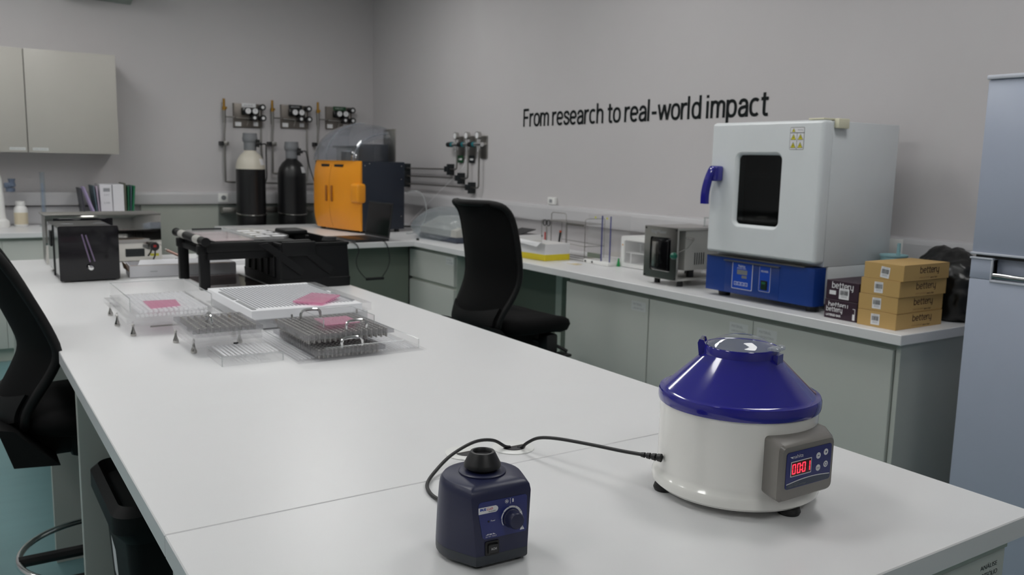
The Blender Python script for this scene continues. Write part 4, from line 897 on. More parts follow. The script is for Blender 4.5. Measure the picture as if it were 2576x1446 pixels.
# loose hoses near the cylinders
MB(M_black).tube([(2.19, 7.14, 1.545), (2.25, 7.2, 1.55), (2.285, 7.3, 1.48), (2.31, 7.38, 1.36), (2.31, 7.38, 1.27), (2.27, 7.33, 1.21), (2.245, 7.28, 1.20)], .0055, 8, sm=5).build('gas_hose', None, 'thin dark hose curving down beside the cream shouldered cylinder', 'hose')
MB(M_black).tube([(2.545, 7.14, 1.50), (2.60, 7.22, 1.50), (2.66, 7.35, 1.46), (2.70, 7.38, 1.34), (2.72, 7.3, 1.2)], .0055, 8, sm=5).build('gas_hose', None, 'thin dark hose curving down between black cylinder and orange analyzer', 'hose')

# gas taps and pipes on the right wall
for i, (y, z0) in enumerate(((5.853, 1.383), (5.683, 1.318), (5.523, 1.252))):
    t = thing('gas_tap', ('leftmost gas regulator with gauge and green collar on the right wall', 'middle gas regulator with gauge on the right wall', 'rightmost gas regulator on the right wall, nearest the steel back plate')[i], 'gas regulator', (XW, y, 1.57), 0, 'gas regulators on the right wall')
    MB(M_steeld).box(3.338, 3.3495, y-.06, y+.03, 1.47, 1.635, .001).build('back_plate', t)
    if i < 2: MB((mat('sign_green', (22, 74, 42), .5), M_dark)[i]).box(3.336, 3.3378, y-.05, y+.03, 1.435, 1.49).use(M_paper).box(3.3352, 3.336, y-.035, y+.015, 1.455, 1.468).build('sign', t, smooth=0)
    zc = 1.572
    MB(M_chrome).cyl((3.337, y-.03, zc), (3.30, y-.03, zc), .012).cyl((3.30, y-.06, zc), (3.30, y+.05, zc), .016).cyl((3.30, y, zc+.01), (3.30, y, zc+.045), .006).cyl((3.30, y, zc-.05), (3.30, y, zc), .008).build('valve_body', t)
    MB(mat('teal_collar', (30, 120, 130), .4)).cyl((3.30, y+.045, zc), (3.30, y+.065, zc), .019).build('collar', t)
    MB(M_black).cyl((3.30, y+.065, zc), (3.30, y+.125, zc), .021, .019).use(M_paper).cyl((3.30, y+.125, zc), (3.30, y+.128, zc), .015).build('knob', t)
    MB(M_steel).cyl((3.315, y, zc+.065), (3.290, y, zc+.065), .028).use(M_paper).cyl((3.290, y, zc+.065), (3.289, y, zc+.065), .023).build('gauge', t)
    t = thing('gas_pipe', ('topmost', 'middle', 'lowest')[i]+' of three horizontal steel gas pipes on the right wall', 'gas pipe', (3.315, 6.4, z0), 0, 'gas pipes on the right wall')
    MB(M_steeld).tube([(3.312, 6.95, z0-.006), (3.312, 6.3, z0-.003), (3.312, y+.03, z0), (3.312, y+.012, z0+.003), (3.312, y+.002, z0+.012), (3.312, y, z0+.03), (3.312, y, 1.53)], .0065, 10).build('pipe', t)
    MB(M_dark).box(3.29, 3.3495, y+.105, y+.125, z0-.045, z0+.04, .002).box(3.29, 3.33, y+.125, y+.17, z0-.022, z0+.022, .004).build('clamp', t)
    MB(M_dark).box(3.29, 3.3495, 6.72, 6.74, z0-.034, z0+.034, .002).cyl((3.3, 6.80, z0), (3.3, 6.74, z0), .016).build('clamp', t)
MB(M_paper).tube([(3.31, 5.72, 1.46), (3.305, 5.78, 1.38), (3.27, 6.1, 1.18), (3.22, 6.35, 1.0), (3.1, 6.3, .92)], .002, 6, sm=5).build('thin_tube', None, 'thin pale tube slanting from the wall regulators to the corner worktop', 'tube')
MB(M_acre).tube([(2.98, 6.05, 1.20), (3.04, 5.99, 1.21), (3.08, 5.95, 1.16), (3.09, 5.93, 1.05), (3.04, 5.90, .96), (2.95, 5.84, .91), (2.86, 5.80, .905)], .0045, 8, sm=6).build('clear_hose', None, 'clear hose looping behind the orange analyzer onto the worktop', 'hose')
MB(M_black).tube([(2.99, 6.15, .93), (3.05, 6.10, .93), (3.12, 6.0, .93), (3.2, 5.98, .906), (3.1, 5.9, .906)], .007, 8, sm=5).build('power_cord', None, 'black cable on the worktop right of the dark analyzer side', 'cord')
MB(M_black).box(2.70, 2.715, 5.31, 5.33, .9005, .915, .003).build('cable_clip', None, 'tiny black block on the corner worktop left of the bagged scale', 'clip')

# orange analyzer (rotated slightly)
M_or = mat('analyzer_orange', (232, 150, 26), .35); M_ord = mat('analyzer_orange_recess', (150, 86, 20), .5); M_an = mat('analyzer_dark_blue', (28, 36, 50), .4)
rz = math.radians(10.4)
t = thing('elemental_analyzer', 'orange fronted analyzer with dark blue side and clear hood in the corner', 'laboratory analyzer', (2.53, 5.93, .9), rz)
# local: origin front right corner; +y = to viewer's left along front, +x = into depth
MB(M_an).box(.035, .42, .002, .655, .022, .530, .004).build('body', t, W=False)
n = 14
def fr(x, z0, z1, y0, y1, r): return [(x, u, v) for u, v in rrect(y1-y0, z1-z0, r, (y0+y1)/2, (z0+z1)/2, 6)]
O = MB(M_or)
def bulge(y, z):
    a = (y-.32)/.36; b_ = (z-.28)/.30
    return -.055*(1-abs(a)**2.4)*(1-.5*abs(b_)**3)-.0
G_ = []
ny, nz_ = 24, 22
for j in range(nz_+1):
    z = .018+(.514*j/nz_); k = abs((z-.275)/.257)
    yl = .652+.010-.05*k**3; row = []
    for i in range(ny+1):
        y = -.0+(yl-0)*i/ny; row.append(Vector((.034+bulge(y, z)*(1-.55*k**4)-.002, y, z)))
    G_.append(row)
vs = [p for r_ in G_ for p in r_]; m0 = len(vs); vs += [Vector((.0345, p.y, p.z)) for r_ in G_ for p in r_]
fs = []; ix = lambda i, j: j*(ny+1)+i
for j in range(nz_):
    for i in range(ny): fs += [[ix(i, j), ix(i+1, j), ix(i+1, j+1), ix(i, j+1)], [m0+ix(i, j), m0+ix(i, j+1), m0+ix(i+1, j+1), m0+ix(i+1, j)]]
for i in range(ny): fs += [[ix(i, 0), m0+ix(i, 0), m0+ix(i+1, 0), ix(i+1, 0)], [ix(i, nz_), ix(i+1, nz_), m0+ix(i+1, nz_), m0+ix(i, nz_)]]
for j in range(nz_): fs += [[ix(0, j), ix(0, j+1), m0+ix(0, j+1), m0+ix(0, j)], [ix(ny, j), m0+ix(ny, j), m0+ix(ny, j+1), ix(ny, j+1)]]
O.add(vs, fs)
fo = O.build('front_cover', t, W=False, smooth=40)
MB(M_or).box(-.020, .060, -.022, .085, .225, .368, .022, 4).build('side_grip', fo, W=False)
MB(M_dark).box(-.0285, -.020, .325, .332, .235, .340) if 0 else None
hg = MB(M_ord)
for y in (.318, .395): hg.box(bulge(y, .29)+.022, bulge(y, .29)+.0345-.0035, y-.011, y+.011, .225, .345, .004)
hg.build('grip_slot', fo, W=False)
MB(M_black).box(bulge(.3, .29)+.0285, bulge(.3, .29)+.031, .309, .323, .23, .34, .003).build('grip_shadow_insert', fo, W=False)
sl_ = MB(M_dark)
for y0, y1 in ((.20, .315), (.39, .50)): sl_.box(bulge((y0+y1)/2, .49)*.55+.020, .034, y0, y1, .486, .504)
sl_.build('vent_slot', fo, W=False)
MB(M_ord).tube([(.0322+bulge(.3575, z)*(1-.55*abs((z-.275)/.257)**4), .3575, z) for z in [.03+.47*i/20 for i in range(21)]], .0014, 6).build('door_seam', fo, W=False)
for x, z in ((.06, .50), (.39, .50), (.39, .40), (.39, .12), (.10, .515)): MB(M_steel).cyl((x, .0022, z), (x, .0, z), .0045, n=10).build('screw', t, W=False)
for x, y in ((.07, .05), (.38, .05), (.07, .6), (.38, .6)): MB(M_black).cyl((x, y, .0), (x, y, .0225), .02).build('foot', t, W=False)
# things under the hood
MB(M_an).box(.20, .36, .08, .30, .5305, .66, .006).build('furnace_block', t, W=False)
MB(M_case).box(.14, .30, .30, .52, .5305, .63, .006).use(M_dark).box(.12, .33, .24, .54, .6305, .645, .003).build('autosampler', t, W=False)
MB(M_dark).cyl((.10, .30, .531), (.10, .30, .60), .045).use(M_paper).cyl((.10, .30, .60), (.10, .30, .605), .03).build('carousel', t, W=False)
MB(M_brass).cyl((.09, .20, .531), (.09, .20, .575), .018).build('fitting', t, W=False)
MB(M_steeld).box(.325, .335, -.005, .15, .5305, .775, .01).build('rear_plate', t, W=False)
HD = clear('hood_clear', (236, 238, 242), body=.10, bodyc=(200, 204, 210), rough=.03, refl=1.8)
def hood(u, v):
    # u across the width (y), v over the top from front bottom to rear
    a = PI*.5*v*1.06; y = .07+.58*u; e = (2*u-1); k = (1-abs(e)**5)**.5 if abs(e) < 1 else 0
    x = .32-(.325)*math.cos(a)*(.90+.10*k); z = .532+.285*math.sin(min(a, PI*.5))*(.70+.30*k)*(1-.12*max(0, -e))
    return Vector((x, y, z))
hm = MB(HD); hm.sheet(hood, 28, 24, .004)
for u in (0, 1):    # cheeks
    P = [hood(u, v/14) for v in range(15)]; P = [Vector((p.x, p.y, p.z)) for p in P]
    base = [Vector((P[0].x+(P[-1].x-P[0].x)*i/14, P[0].y, .532)) for i in range(15)]
    for q0, q1, b0, b1 in zip(P, P[1:], base, base[1:]): hm.add([q0, q1, b1, b0], [[0, 1, 2, 3]])
ho = hm.build('hood', t, W=False, smooth=60)
MB(clear('hood_ridge', (225, 228, 232), body=.3, bodyc=(215, 218, 225), rough=.05, refl=2)).tube([hood(.62, v/16)+Vector((0, 0, .004)) for v in range(17)], .006, 8).tube([hood(.02, v/16) for v in range(17)], .006, 8).build('hood_ridge', ho, W=False)

# laptop
M_lap = mat('laptop_black', (26, 26, 28), .35)
t = thing('laptop', 'open black laptop beside the orange analyzer at the worktop edge', 'laptop', (2.36, 5.48, .9), math.radians(4))
MB(M_lap).box(-.13, .12, -.17, .17, .003, .018, .003).build('base', t, W=False)
MB(M_dark).box(-.02, .10, -.155, .155, .0182, .0195, .0005).build('keyboard', t, W=False)
q = MB(M_lap)
def scr(x, y, z): return Vector((.115+z*.14+x, y, .020+z))
q.loft([[scr(0, y, z) for y, z in ((-.17, 0), (.17, 0), (.17, .235), (-.17, .235))], [scr(.007, y, z) for y, z in ((-.17, 0), (.17, 0), (.17, .235), (-.17, .235))]])
so = q.build('screen', t, W=False, smooth=0)
MB(M_blackgl).loft([[scr(-.001, y, z) for y, z in ((-.158, .014), (.158, .014), (.158, .225), (-.158, .225))], [scr(-.0002, y, z) for y, z in ((-.158, .014), (.158, .014), (.158, .225), (-.158, .225))]]).build('display_glass', so, W=False, smooth=0)
# hanging charger cable
MB(M_black).tube([(2.02, 5.42, .905), (2.17, 5.30, .905), (2.232, 5.283, .898), (2.255, 5.280, .85), (2.235, 5.275, .79), (2.245, 5.27, .73), (2.30, 5.27, .665), (2.33, 5.27, .655)], .0028, 8, sm=6).use(M_black).tube([(2.44, 5.301, .9035), (2.445, 5.284, .900), (2.465, 5.28, .86), (2.475, 5.275, .78), (2.455, 5.27, .72), (2.42, 5.27, .67)], .0028, 8, sm=6).box(2.30, 2.43, 5.262, 5.278, .650, .668, .004).build('power_cord', None, 'thin black cable with small bar hanging in a loop from the corner worktop', 'cord')

# ------------------------------------------------------------------ left back bench
worktop('worktop', 'white worktop of the back bench under binders and glassware at the left', -1.2, 1.27, 6.75, 7.478)
t = thing('base_cabinet', 'pale base cabinet of the back bench seen at the far left', 'cabinet', (0, 7.1, 0), 0)
MB(M_lam2).box(-1.1, 1.25, 6.80, 7.46, .09, .8635).build('body', t)
MB(M_lam2).box(-1.1, 1.25, 6.84, 7.46, 0, .0895).build('plinth', t)
for a, b in ((-1.1, -.42), (-.418, .298), (.300, .77), (.772, 1.248)): MB(M_lam).box(a, b, 6.78, 6.7995, .10, .84, .001).build('door', t)
# wall cabinets
def wallcab(x0, x1, label, lx):
    t = thing('wall_cabinet', label, 'wall cabinet', ((x0+x1)/2, 7.3, 1.44), 0, 'wall cabinets over the back bench')
    MB(M_wcab).box(x0, x1, 7.172, 7.4995, 1.443, 2.172, .001).build('body', t)
    d = MB(M_wcab).box(x0+.001, x1-.001, 7.150, 7.1715, 1.443, 2.172, .001).build('door', t)
    MB(M_lbl).box(lx, lx+.10, 7.1492, 7.1499, 1.458, 1.478).use(M_ink).text('MATERIAL LABORATÓRIO', (lx+.006, 7.149, 1.464), *NY, .088, .008).build('door_label', d, smooth=0)
wallcab(.518, 1.118, 'right hand white wall cabinet, its bare side toward the gas panels', .545); wallcab(-.085, .514, 'left hand white wall cabinet cut off by the photo edge', .40)
# ceiling unit at top left
MB(mat('unit_grey_green', (150, 160, 154), .6)).loft([[(.75, y, z) for y, z in ((7.2, 2.66), (7.4995, 2.62), (7.4995, 2.85), (7.2, 2.85))], [(1.30, y, z) for y, z in ((7.2, 2.66), (7.4995, 2.60), (7.4995, 2.85), (7.2, 2.85))]]).build('air_conditioner', None, 'grey unit high on the back wall cut by the top edge of the photo', 'air conditioner')
# binders and folders
def binder(label, x0, x1, h, m, tilt=0, d=.25, name='binder', extra=None, y0=7.20):
    t = thing(name, label, 'binder' if name == 'binder' else 'folder', ((x0+x1)/2, y0, .9002), 0, 'binders on the back bench')
    w = (x1-x0)/2; T = Matrix.Shear('XZ', 3, (0, 0)) if 0 else Matrix(((1, 0, tilt, 0), (0, 1, 0, 0), (0, 0, 1, 0), (0, 0, 0, 1)))
    MB(m).xf(T).box(-w, w, 0, d, 0, h, .001, 1).build('cover', t, W=False)
    MB(M_paper).xf(T).box(-w+.002, w-.002, d-.006, d+.0005, .004, h-.004).build('pages', t, W=False)
    if extra: extra(t, w, h)
    return t
def spine(t, w, h):
    MB(M_inkf).box(-w+.018, w-.018, -.0008, -.0002, h-.055, h-.028).text('CAT', (-.02, -.001, h-.085), *NY, .04, .012).text('LAB', (-.02, -.001, h-.145), *NY, .04, .012).build('spine_label', t, W=False, smooth=0)
lil = mat('lilac_card', (176, 160, 200), .5); dgr = mat('dark_grey_card', (70, 70, 78), .5); grn = mat('green_card', (24, 110, 74), .5); olv = mat('olive_card', (96, 98, 84), .5); teal = mat('slate_card', (90, 110, 120), .5)
wh = mat('white_binder', (224, 224, 228), .45)
binder('dark folder leaning left behind the lilac one', .872, .884, .285, dgr, -.10, name='folder')
binder('lilac folder leaning far left against its neighbours', .948, .958, .302, lil, -.34, name='folder', y0=7.04, d=.15)
binder('slate blue folder left of the white binder with label', .962, .970, .305, teal, -.10, name='folder')
binder('pale lilac folder touching the labelled white binder', .973, .981, .300, mat('pale_lilac_card', (200, 186, 205), .5), -.07, name='folder')
binder('white binder with dark spine label', .984, 1.066, .315, wh, -.02, extra=spine)
binder('plain white binder right of the labelled one', 1.069, 1.147, .315, wh, -.005)
binder('olive grey folder right of the plain white binder', 1.152, 1.162, .325, olv, -.004, name='folder')
binder('darker green folder between olive and grey folders', 1.167, 1.181, .300, mat('dark_green_card', (16, 84, 56), .5), .02, name='folder')
binder('thin grey folder between the two green folders', 1.183, 1.189, .305, teal, .05, name='folder')
binder('bright green folder at the right end of the row', 1.192, 1.206, .305, grn, .08, name='folder')
# bottle, burette, dispenser
t = thing('reagent_bottle', 'small white reagent bottle with beige label on the back bench', 'bottle', (.455, 7.33, .9))
MB(M_plastic).lathe([(.040, .9002), (.046, .905), (.047, 1.02), (.042, 1.04), (.030, 1.052), (.028, 1.056)], (.455, 7.33, 0), 32).build('body', t)
MB(M_plastic).lathe([(.032, 1.054), (.033, 1.057), (.033, 1.082), (.030, 1.085), (.0005, 1.085)], (.455, 7.33, 0), 32).build('cap', t)
MB(mat('beige_label', (205, 194, 168), .6)).sheet(lambda u, v: Vector((.455+.0482*math.cos(-2.7+2.3*u), 7.33+.0482*math.sin(-2.7+2.3*u), .918+.085*v)), 14, 2, .0008).build('label', t)
t = thing('measuring_cylinder', 'tall slim clear measuring cylinder with blue graduation on the back bench', 'measuring cylinder', (.605, 7.30, .9))
MB(clear('cylinder_clear', body=.12, bodyc=(190, 200, 215))).lathe([(.034, .9002), (.034, .908), (.018, .915), (.0165, .93), (.0165, 1.29), (.019, 1.30), (.0155, 1.30), (.0150, .93), (.0005, .925)], (.605, 7.30, 0), 28).build('tube', t)
g = MB(mat('blue_graduation', (100, 130, 180), .5))
for i in range(22): g.box(.5945, .607, 7.2815, 7.2825, .95+i*.0125, .9525+i*.0125)
g.build('graduation', t, smooth=0)
t = thing('bottle_dispenser', 'cream lab stand with blue grey clamp at the left photo edge', 'laboratory stand', (.325, 7.28, .9))
MB(M_plastic).lathe([(.062, .9002), (.066, .91), (.064, .945), (.045, .962), (.040, 1.0), (.036, 1.2), (.030, 1.25), (.022, 1.28), (.0005, 1.30)], (.315, 7.28, 0), 36).build('column', t)
MB(mat('blue_grey_plastic', (92, 104, 124), .4)).box(.355, .40, 7.24, 7.28, 1.185, 1.225, .008).lathe([(.012, .0), (.026, .01), (.020, .045), (.026, .062), (.0005, .063)], (.405, 7.26, 1.19), 20).lathe([(.0005, 0), (.030, .004), (.030, .03), (.0005, .034)], (.395, 7.26, 1.155), 20).build('clamp', t)

# ================================================================== things on the far half of the island
# black UV cabinet with knob
t = thing('viewing_cabinet', 'shiny black box cabinet with glass front and silver knob on the island', 'laboratory cabinet', (.50, 4.31, .9))
M_bkm = mat('satin_black', (18, 18, 22), .3); M_bkg = mat('black_glass', (14, 13, 18), .06)
MB(mat('glossy_side_grey', (120, 124, 126), .12, .7)).box(.388, .392, 4.10, 4.56, .925, 1.128).build('side_cover', t, 'mirror grey side sheet')
MB(M_bkm).box(.392, .617, 4.09, 4.56, .915, 1.130, .004).build('body', t)
MB(M_bkg).prism([(u, v) for u, v in rrect(.236, .235, .008, .502, 1.0225)], FY(4.089), 0, .012, b=.002).build('front_door', t)
MB(M_black).box(.384, .391, 4.30, 4.312, .905, 1.130).build('side_strip', t); MB(M_black).box(.380, .3875, 4.36, 4.43, 1.03, 1.10, .003).build('side_box', t)
MB(M_chrome).lathe([(.007, 0), (.007, .008), (.0125, .012), (.0135, .018), (.010, .024), (.0005, .025)], (.503, 4.077, .962), 28, (0, -1, 0)).build('knob', t)
ft = mat('violet_strip', (128, 112, 140), .25)
MB(ft).tube([(.475, 4.0765, 1.105), (.503, 4.0765, .985)], .003, 8).tube([(.490, 4.0765, 1.102), (.521, 4.0765, .987)], .003, 8).build('door_strips', t, 'pale slanting strips on the dark front')
for x in (.41, .60):
    for y in (4.12, 4.52): MB(M_black).cyl((x, y, .9), (x, y, .9155), .012).build('foot', t)
for x, y in ((.43, 4.35), (.56, 4.35)): MB(M_ink).box(x, x+.045, y, y+.03, 1.1300, 1.1306).build('label', t, smooth=0)
# mirror fronted box behind
M_mir = mat('mirror_steel', (200, 198, 192), .06, 1)
t = thing('mirror_fronted_device', 'wide low device with mirror steel front behind the black cabinet', 'laboratory device', (.66, 4.86, .9))
MB(M_steeld).box(.40, .925, 4.775, 4.99, .905, 1.135, .003).build('body', t)
MB(M_mir).box(.395, .930, 4.765, 4.7745, .903, 1.139, .001).build('front_plate', t)
MB(M_steeld).box(.39, .932, 4.760, 5.0, 1.1395, 1.146, .001).build('top_edge', t)
MB(M_bkg).box(.43, .70, 4.757, 4.7645, .93, 1.128, .006).build('door', t)
MB(M_dark).box(.755, .845, 4.758, 4.7645, .925, .965, .001).build('display', t)
MB(M_black).cyl((.893, 4.7645, .975), (.893, 4.745, .975), .022).use(mat('red_cap', (150, 30, 24), .4)).box(.886, .900, 4.742, 4.745, .972, .984).build('rotary_switch', t)
MB(mat('yellow_sticker', (196, 190, 60), .5)).box(.873, .915, 4.764, 4.7646, .925, .938).build('sticker', t, smooth=0)
MB(M_black).tube([(.893, 4.742, .955), (.890, 4.735, .93), (.880, 4.73, .91)], .004).build('cable', t)
for x in (.43, .90): MB(M_black).cyl((x, 4.80, .9), (x, 4.80, .905), .012).build('foot', t)

# long white cardboard tray with tubes
t = thing('cardboard_tray', 'long open white cardboard tray lying beyond the black stand', 'cardboard tray', (.93, 4.17, .9))
q = [Vector((.665, 4.115, 0)), Vector((1.125, 4.085, 0)), Vector((1.13, 4.26, 0)), Vector((.675, 4.28, 0))]
M_wb2 = mat('white_corrugated', (206, 206, 210), .6); M_brc = mat('cardboard_brown_inside', (120, 92, 62), .7)
w = MB(M_wb2); wall4(w, q, .902, .955, .002); w.add([p+Vector((0, 0, .9025)) for p in q], [[0, 1, 2, 3]]); w.build('carton', t, smooth=0)
MB(M_brc).add([q[0]+Vector((.004, .006, .95)), q[1]+Vector((-.004, .006, .95)), q[1]+Vector((-.004, .10, .945)), q[0]+Vector((.004, .10, .945))], [[0, 1, 2, 3]]).build('inner_flap', t, smooth=0)
MB(M_wb2).loft([[Vector((.70, 4.117, .956)), Vector((1.12, 4.09, .956)), Vector((1.12, 4.09, .958)), Vector((.70, 4.117, .958))], [Vector((.72, 4.175, .972)), Vector((1.03, 4.155, .972)), Vector((1.03, 4.155, .974)), Vector((.72, 4.175, .974))]]).build('flap', t, smooth=0)
MB(M_brc).loft([[Vector((.662, 4.12, .93)), Vector((.662, 4.26, .93)), Vector((.664, 4.26, .93)), Vector((.664, 4.12, .93))], [Vector((.650, 4.13, .962)), Vector((.655, 4.25, .962)), Vector((.657, 4.25, .962)), Vector((.652, 4.13, .962))]]).build('side_flap', t, smooth=0)
MB(M_ink).box(.75, .83, 4.1075, 4.1085, .926, .928).build('slot', t, smooth=0)
t = thing('steel_tube', 'thin copper brown steel tube resting slanted behind the white cardboard tray', 'tube', (.97, 4.45, .93))
MB(mat('copper_tube', (150, 120, 110), .3, .8)).cyl((1.03, 4.36, .913), (.93, 4.62, .965), .007).build('tube', t); MB(M_steel).cyl((.93, 4.62, .965), (.924, 4.636, .968), .009).build('end_cap', t)
MB(M_ink).box(.955, 1.01, 4.50, 4.58, .9005, .931, .002).build('small_block', None, 'small grey block supporting the slanted copper tube', 'block')
MB(M_acr).cyl((1.045, 4.45, .9005), (1.045, 4.45, .935), .022).use(M_steel).cyl((1.045, 4.45, .935), (1.045, 4.45, .941), .018).build('glass_jar', None, 'tiny clear jar with metal top seen between the black stand legs', 'jar')
t = thing('paper_stack', 'white papers with a green stripe lying behind the black stand', 'papers', (1.20, 4.55, .9))
MB(M_paper).box(1.10, 1.36, 4.42, 4.75, .9005, .925, .001).build('sheets', t, smooth=0); MB(mat('green_stripe', (110, 160, 90), .5)).box(1.10, 1.36, 4.56, 4.58, .9251, .9256).build('stripe', t, smooth=0)
MB(M_black).box(1.10, 1.13, 4.37, 4.40, .9005, .925, .003).build('binder_clip', None, 'tiny black block before the white papers', 'clip')

# black stand and bin machine
M_bs = mat('stand_black', (11, 12, 14), .5, spec=.3)
t = thing('capsule_machine', 'large black open machine on legs with clear labelled top plate', 'laboratory machine', (1.16, 3.78, .9))
for x, y in ((.872, 3.64), (.872, 4.01)):
    L = [[(x-.022+dx, y-.02+dy, z) for dx, dy in ((0, 0), (.044, 0), (.044, .04), (0, .04))] for z, dx in ((.9, 0),)]
    MB(M_bs).box(x-.019, x+.021, y-.018, y+.018, .9, 1.065, .003).box(x-.026, x+.022, y-.02, y+.02, 1.045, 1.085, .005).build('leg', t)
MB(M_bs).box(.862, .882, 3.66, 3.99, 1.045, 1.068, .003).build('crossbar', t)
tb = MB(M_bs); tb.box(.875, 1.32, 3.600, 3.632, 1.055, 1.098, .008).box(.875, 1.32, 4.06, 4.09, 1.055, 1.098, .008).box(.875, 1.30, 3.632, 4.06, 1.070, 1.084)
tb.box(.88, 1.18, 3.605, 3.625, 1.025, 1.056, .003); tb.build('table_frame', t)
rl = MB(M_bs).cyl((.868, 3.585, 1.102), (.868, 4.10, 1.102), .0165, n=24)
for y in (3.58, 4.105): rl.cyl((.868, y, 1.102), (.868, y+.014, 1.102), .0185)
ro = rl.build('roller', t)
for y in (3.66, 3.93): MB(M_case).cyl((.868, y, 1.102), (.868, y+.085, 1.102), .018, n=24).build('roller_sleeve', ro)
tp = MB(M_acrp); tp.prism([(.905, 3.62), (1.20, 3.62), (1.25, 3.70), (1.25, 4.05), (1.20, 4.10), (.905, 4.10)], FZ(1.102), 0, .010)
to = tp.build('top_plate', t)
pk = mat('pale_rose_sheet', (205, 182, 184), .35)
MB(pk).box(.92, 1.08, 3.64, 4.07, 1.0985, 1.1015).build('rose_sheet', t, smooth=0)
for i in range(4):
    for j in range(2): MB(M_paper).box(1.10+.07*j, 1.155+.07*j, 3.65+.095*i, 3.69+.095*i, 1.1121, 1.1132).build('label', to, smooth=0)
MB(M_acre).box(1.065, 1.075, 3.62, 4.08, 1.1121, 1.119).build('rib', to)
MB(M_dark).box(.93, 1.06, 4.075, 4.09, 1.112, 1.118).build('clip_strip', t)
bx = MB(M_bs)
bx.loft([rr3(.31, .53, .012, 1.305, 3.775, .9002), rr3(.314, .534, .012, 1.305, 3.775, .94), rr3(.308, .528, .012, 1.305, 3.775, .942), rr3(.30, .52, .012, 1.3025, 3.775, 1.078), rr3(.312, .53, .014, 1.3025, 3.775, 1.082), rr3(.312, .53, .014, 1.3025, 3.775, 1.092), rr3(.285, .50, .012, 1.3025, 3.775, 1.092), rr3(.28, .50, .012, 1.3025, 3.775, .95)])
bo = bx.build('bin', t)
for i in range(5): MB(M_bs).box(1.144, 1.152, 3.58+.09*i, 3.595+.09*i, .945, 1.06, .002).build('rib', bo)
for x0 in (1.06, 1.19):    # slanting straps on the near face
    MB(M_bs).prism([(x0, 1.095), (x0+.035, 1.100), (x0+.19, .985), (x0+.175, .955), (x0+.16, .965)], FY(3.508 if x0 > 1.1 else 3.504), 0, .006, b=.0015).build('strap', t)
MB(M_bs).cyl((1.40, 3.60, 1.0925), (1.40, 3.60, 1.108), .035, .028).use(M_steel).box(1.415, 1.43, 3.565, 3.575, 1.092, 1.10).build('round_knob', t)
MB(M_bs).box(1.29, 1.40, 3.87, 4.02, 1.0925, 1.118, .008).build('housing', t); MB(M_bs).box(1.33, 1.345, 3.70, 3.715, 1.0925, 1.108, .003).build('peg', t)
MB(M_bs).box(1.155, 1.30, 3.50, 3.515, 1.04, 1.10, .004).build('near_bracket', t)
MB(clear('brown_tinted_sheet', (170, 150, 148), body=.35, bodyc=(120, 96, 94))).box(.895, 1.13, 3.60, 4.05, .9005, .9035).build('tinted_sheet', None, 'thin brown tinted sheet lying under the black machine between its legs', 'sheet')

# capsule filling plates
M_pinkt = clear('pink_film', (254, 226, 238), body=.42, bodyc=(240, 182, 208), rough=.25)
M_hole = mat('plate_groove_grey', (132, 134, 140), .5)
M_pin = mat('pin_steel', (176, 174, 171), .45, .5)
M_ribw = clear('milky_ridge', body=.8, bodyc=(250, 250, 252))
def plate(m, x0, x1, y0, y1, z0, z1): return m.box(x0, x1, y0, y1, z0, z1, .0008, 1)
def foot_knob(t, x, y, z1):
    f = MB(M_steel).lathe([(.0005, .9001), (.0075, .9002), (.0085, .903), (.0082, .908), (.006, .914), (.0035, .922), (.0030, .930), (.0045, .932), (.0045, .936), (.0028, .938), (.0028, z1), (.0005, z1+.001)], (x, y, 0), 20); f.build('leveling_foot', t)
def fence(m, x0, x1, y0, y1, z0, z1, sides='lrbf', th=.004):
    if 'l' in sides: m.box(x0, x0+th, y0, y1, z0, z1)
    if 'r' in sides: m.box(x1-th, x1, y0, y1, z0, z1)
    if 'b' in sides: m.box(x0+th, x1-th, y1-th, y1, z0, z1)
    if 'f' in sides: m.box(x0+th, x1-th, y0, y0+th, z0, z1)
    return m
def film(name, label, pts, parent=None, th=.0012):
    m = MB(M_pinkt); P = [Vector(p) for p in pts]; m.loft([P, [p+Vector((0, 0, th)) for p in P]]); return m.build(name, parent, None if parent else label, None if parent else 'film packet', smooth=0)
def edges(m, x0, x1, y0, y1, z, r=.0012):
    return m.tube([(x0, y0, z), (x1, y0, z), (x1, y1, z), (x0, y1, z)], r, 6, closed=True)

# P1 left capsule plate
t = thing('capsule_plate', 'clear footed capsule plate with tall fence around a pink film, leftmost plate', 'capsule filling plate', (.565, 2.95, .9), 0, 'clear capsule filling plates')
plate(MB(M_acr), .450, .700, 2.775, 3.20, .930, .9345).build('base_sheet', t)
plate(MB(M_acrp), .430, .700, 2.75, 3.19, .9445, .962).build('middle_plate', t)
r = MB(M_acrp); plate(r, .445, .690, 2.752, 3.17, .9625, .972); r.use(M_ribw)
for i in range(14): r.box(.470+i*.0148, .478+i*.0148, 2.77, 3.13, .972, .978)
r.build('ribbed_plate', t)
d = MB(M_ribw)
for i in range(17): d.cyl((.462+.0125*i, 2.752, .967), (.462+.0125*i, 2.750, .967), .0045, n=10)
d.build('capsule_row', t)
fence(MB(M_acr), .440, .682, 2.700+.055, 3.13, .9785, 1.020, 'lrb').build('fence', t, smooth=0)
MB(M_acre).tube([(.442, 2.755, 1.02), (.442, 3.128, 1.02), (.680, 3.128, 1.02), (.680, 2.755, 1.02)], .0012, 6).tube([(.680, 2.757, .98), (.680, 2.757, 1.02)], .0012, 6).tube([(.442, 2.757, .98), (.442, 2.757, 1.02)], .0012, 6).build('fence_edges', t)
for x, y in ((.453, 2.786), (.437, 2.975), (.447, 3.18), (.693, 2.80), (.693, 3.18)): foot_knob(t, x, y, .944)
MB(M_steeld).box(.50, .66, 2.768, 2.774, .926, .930).build('clamp_rail', t)
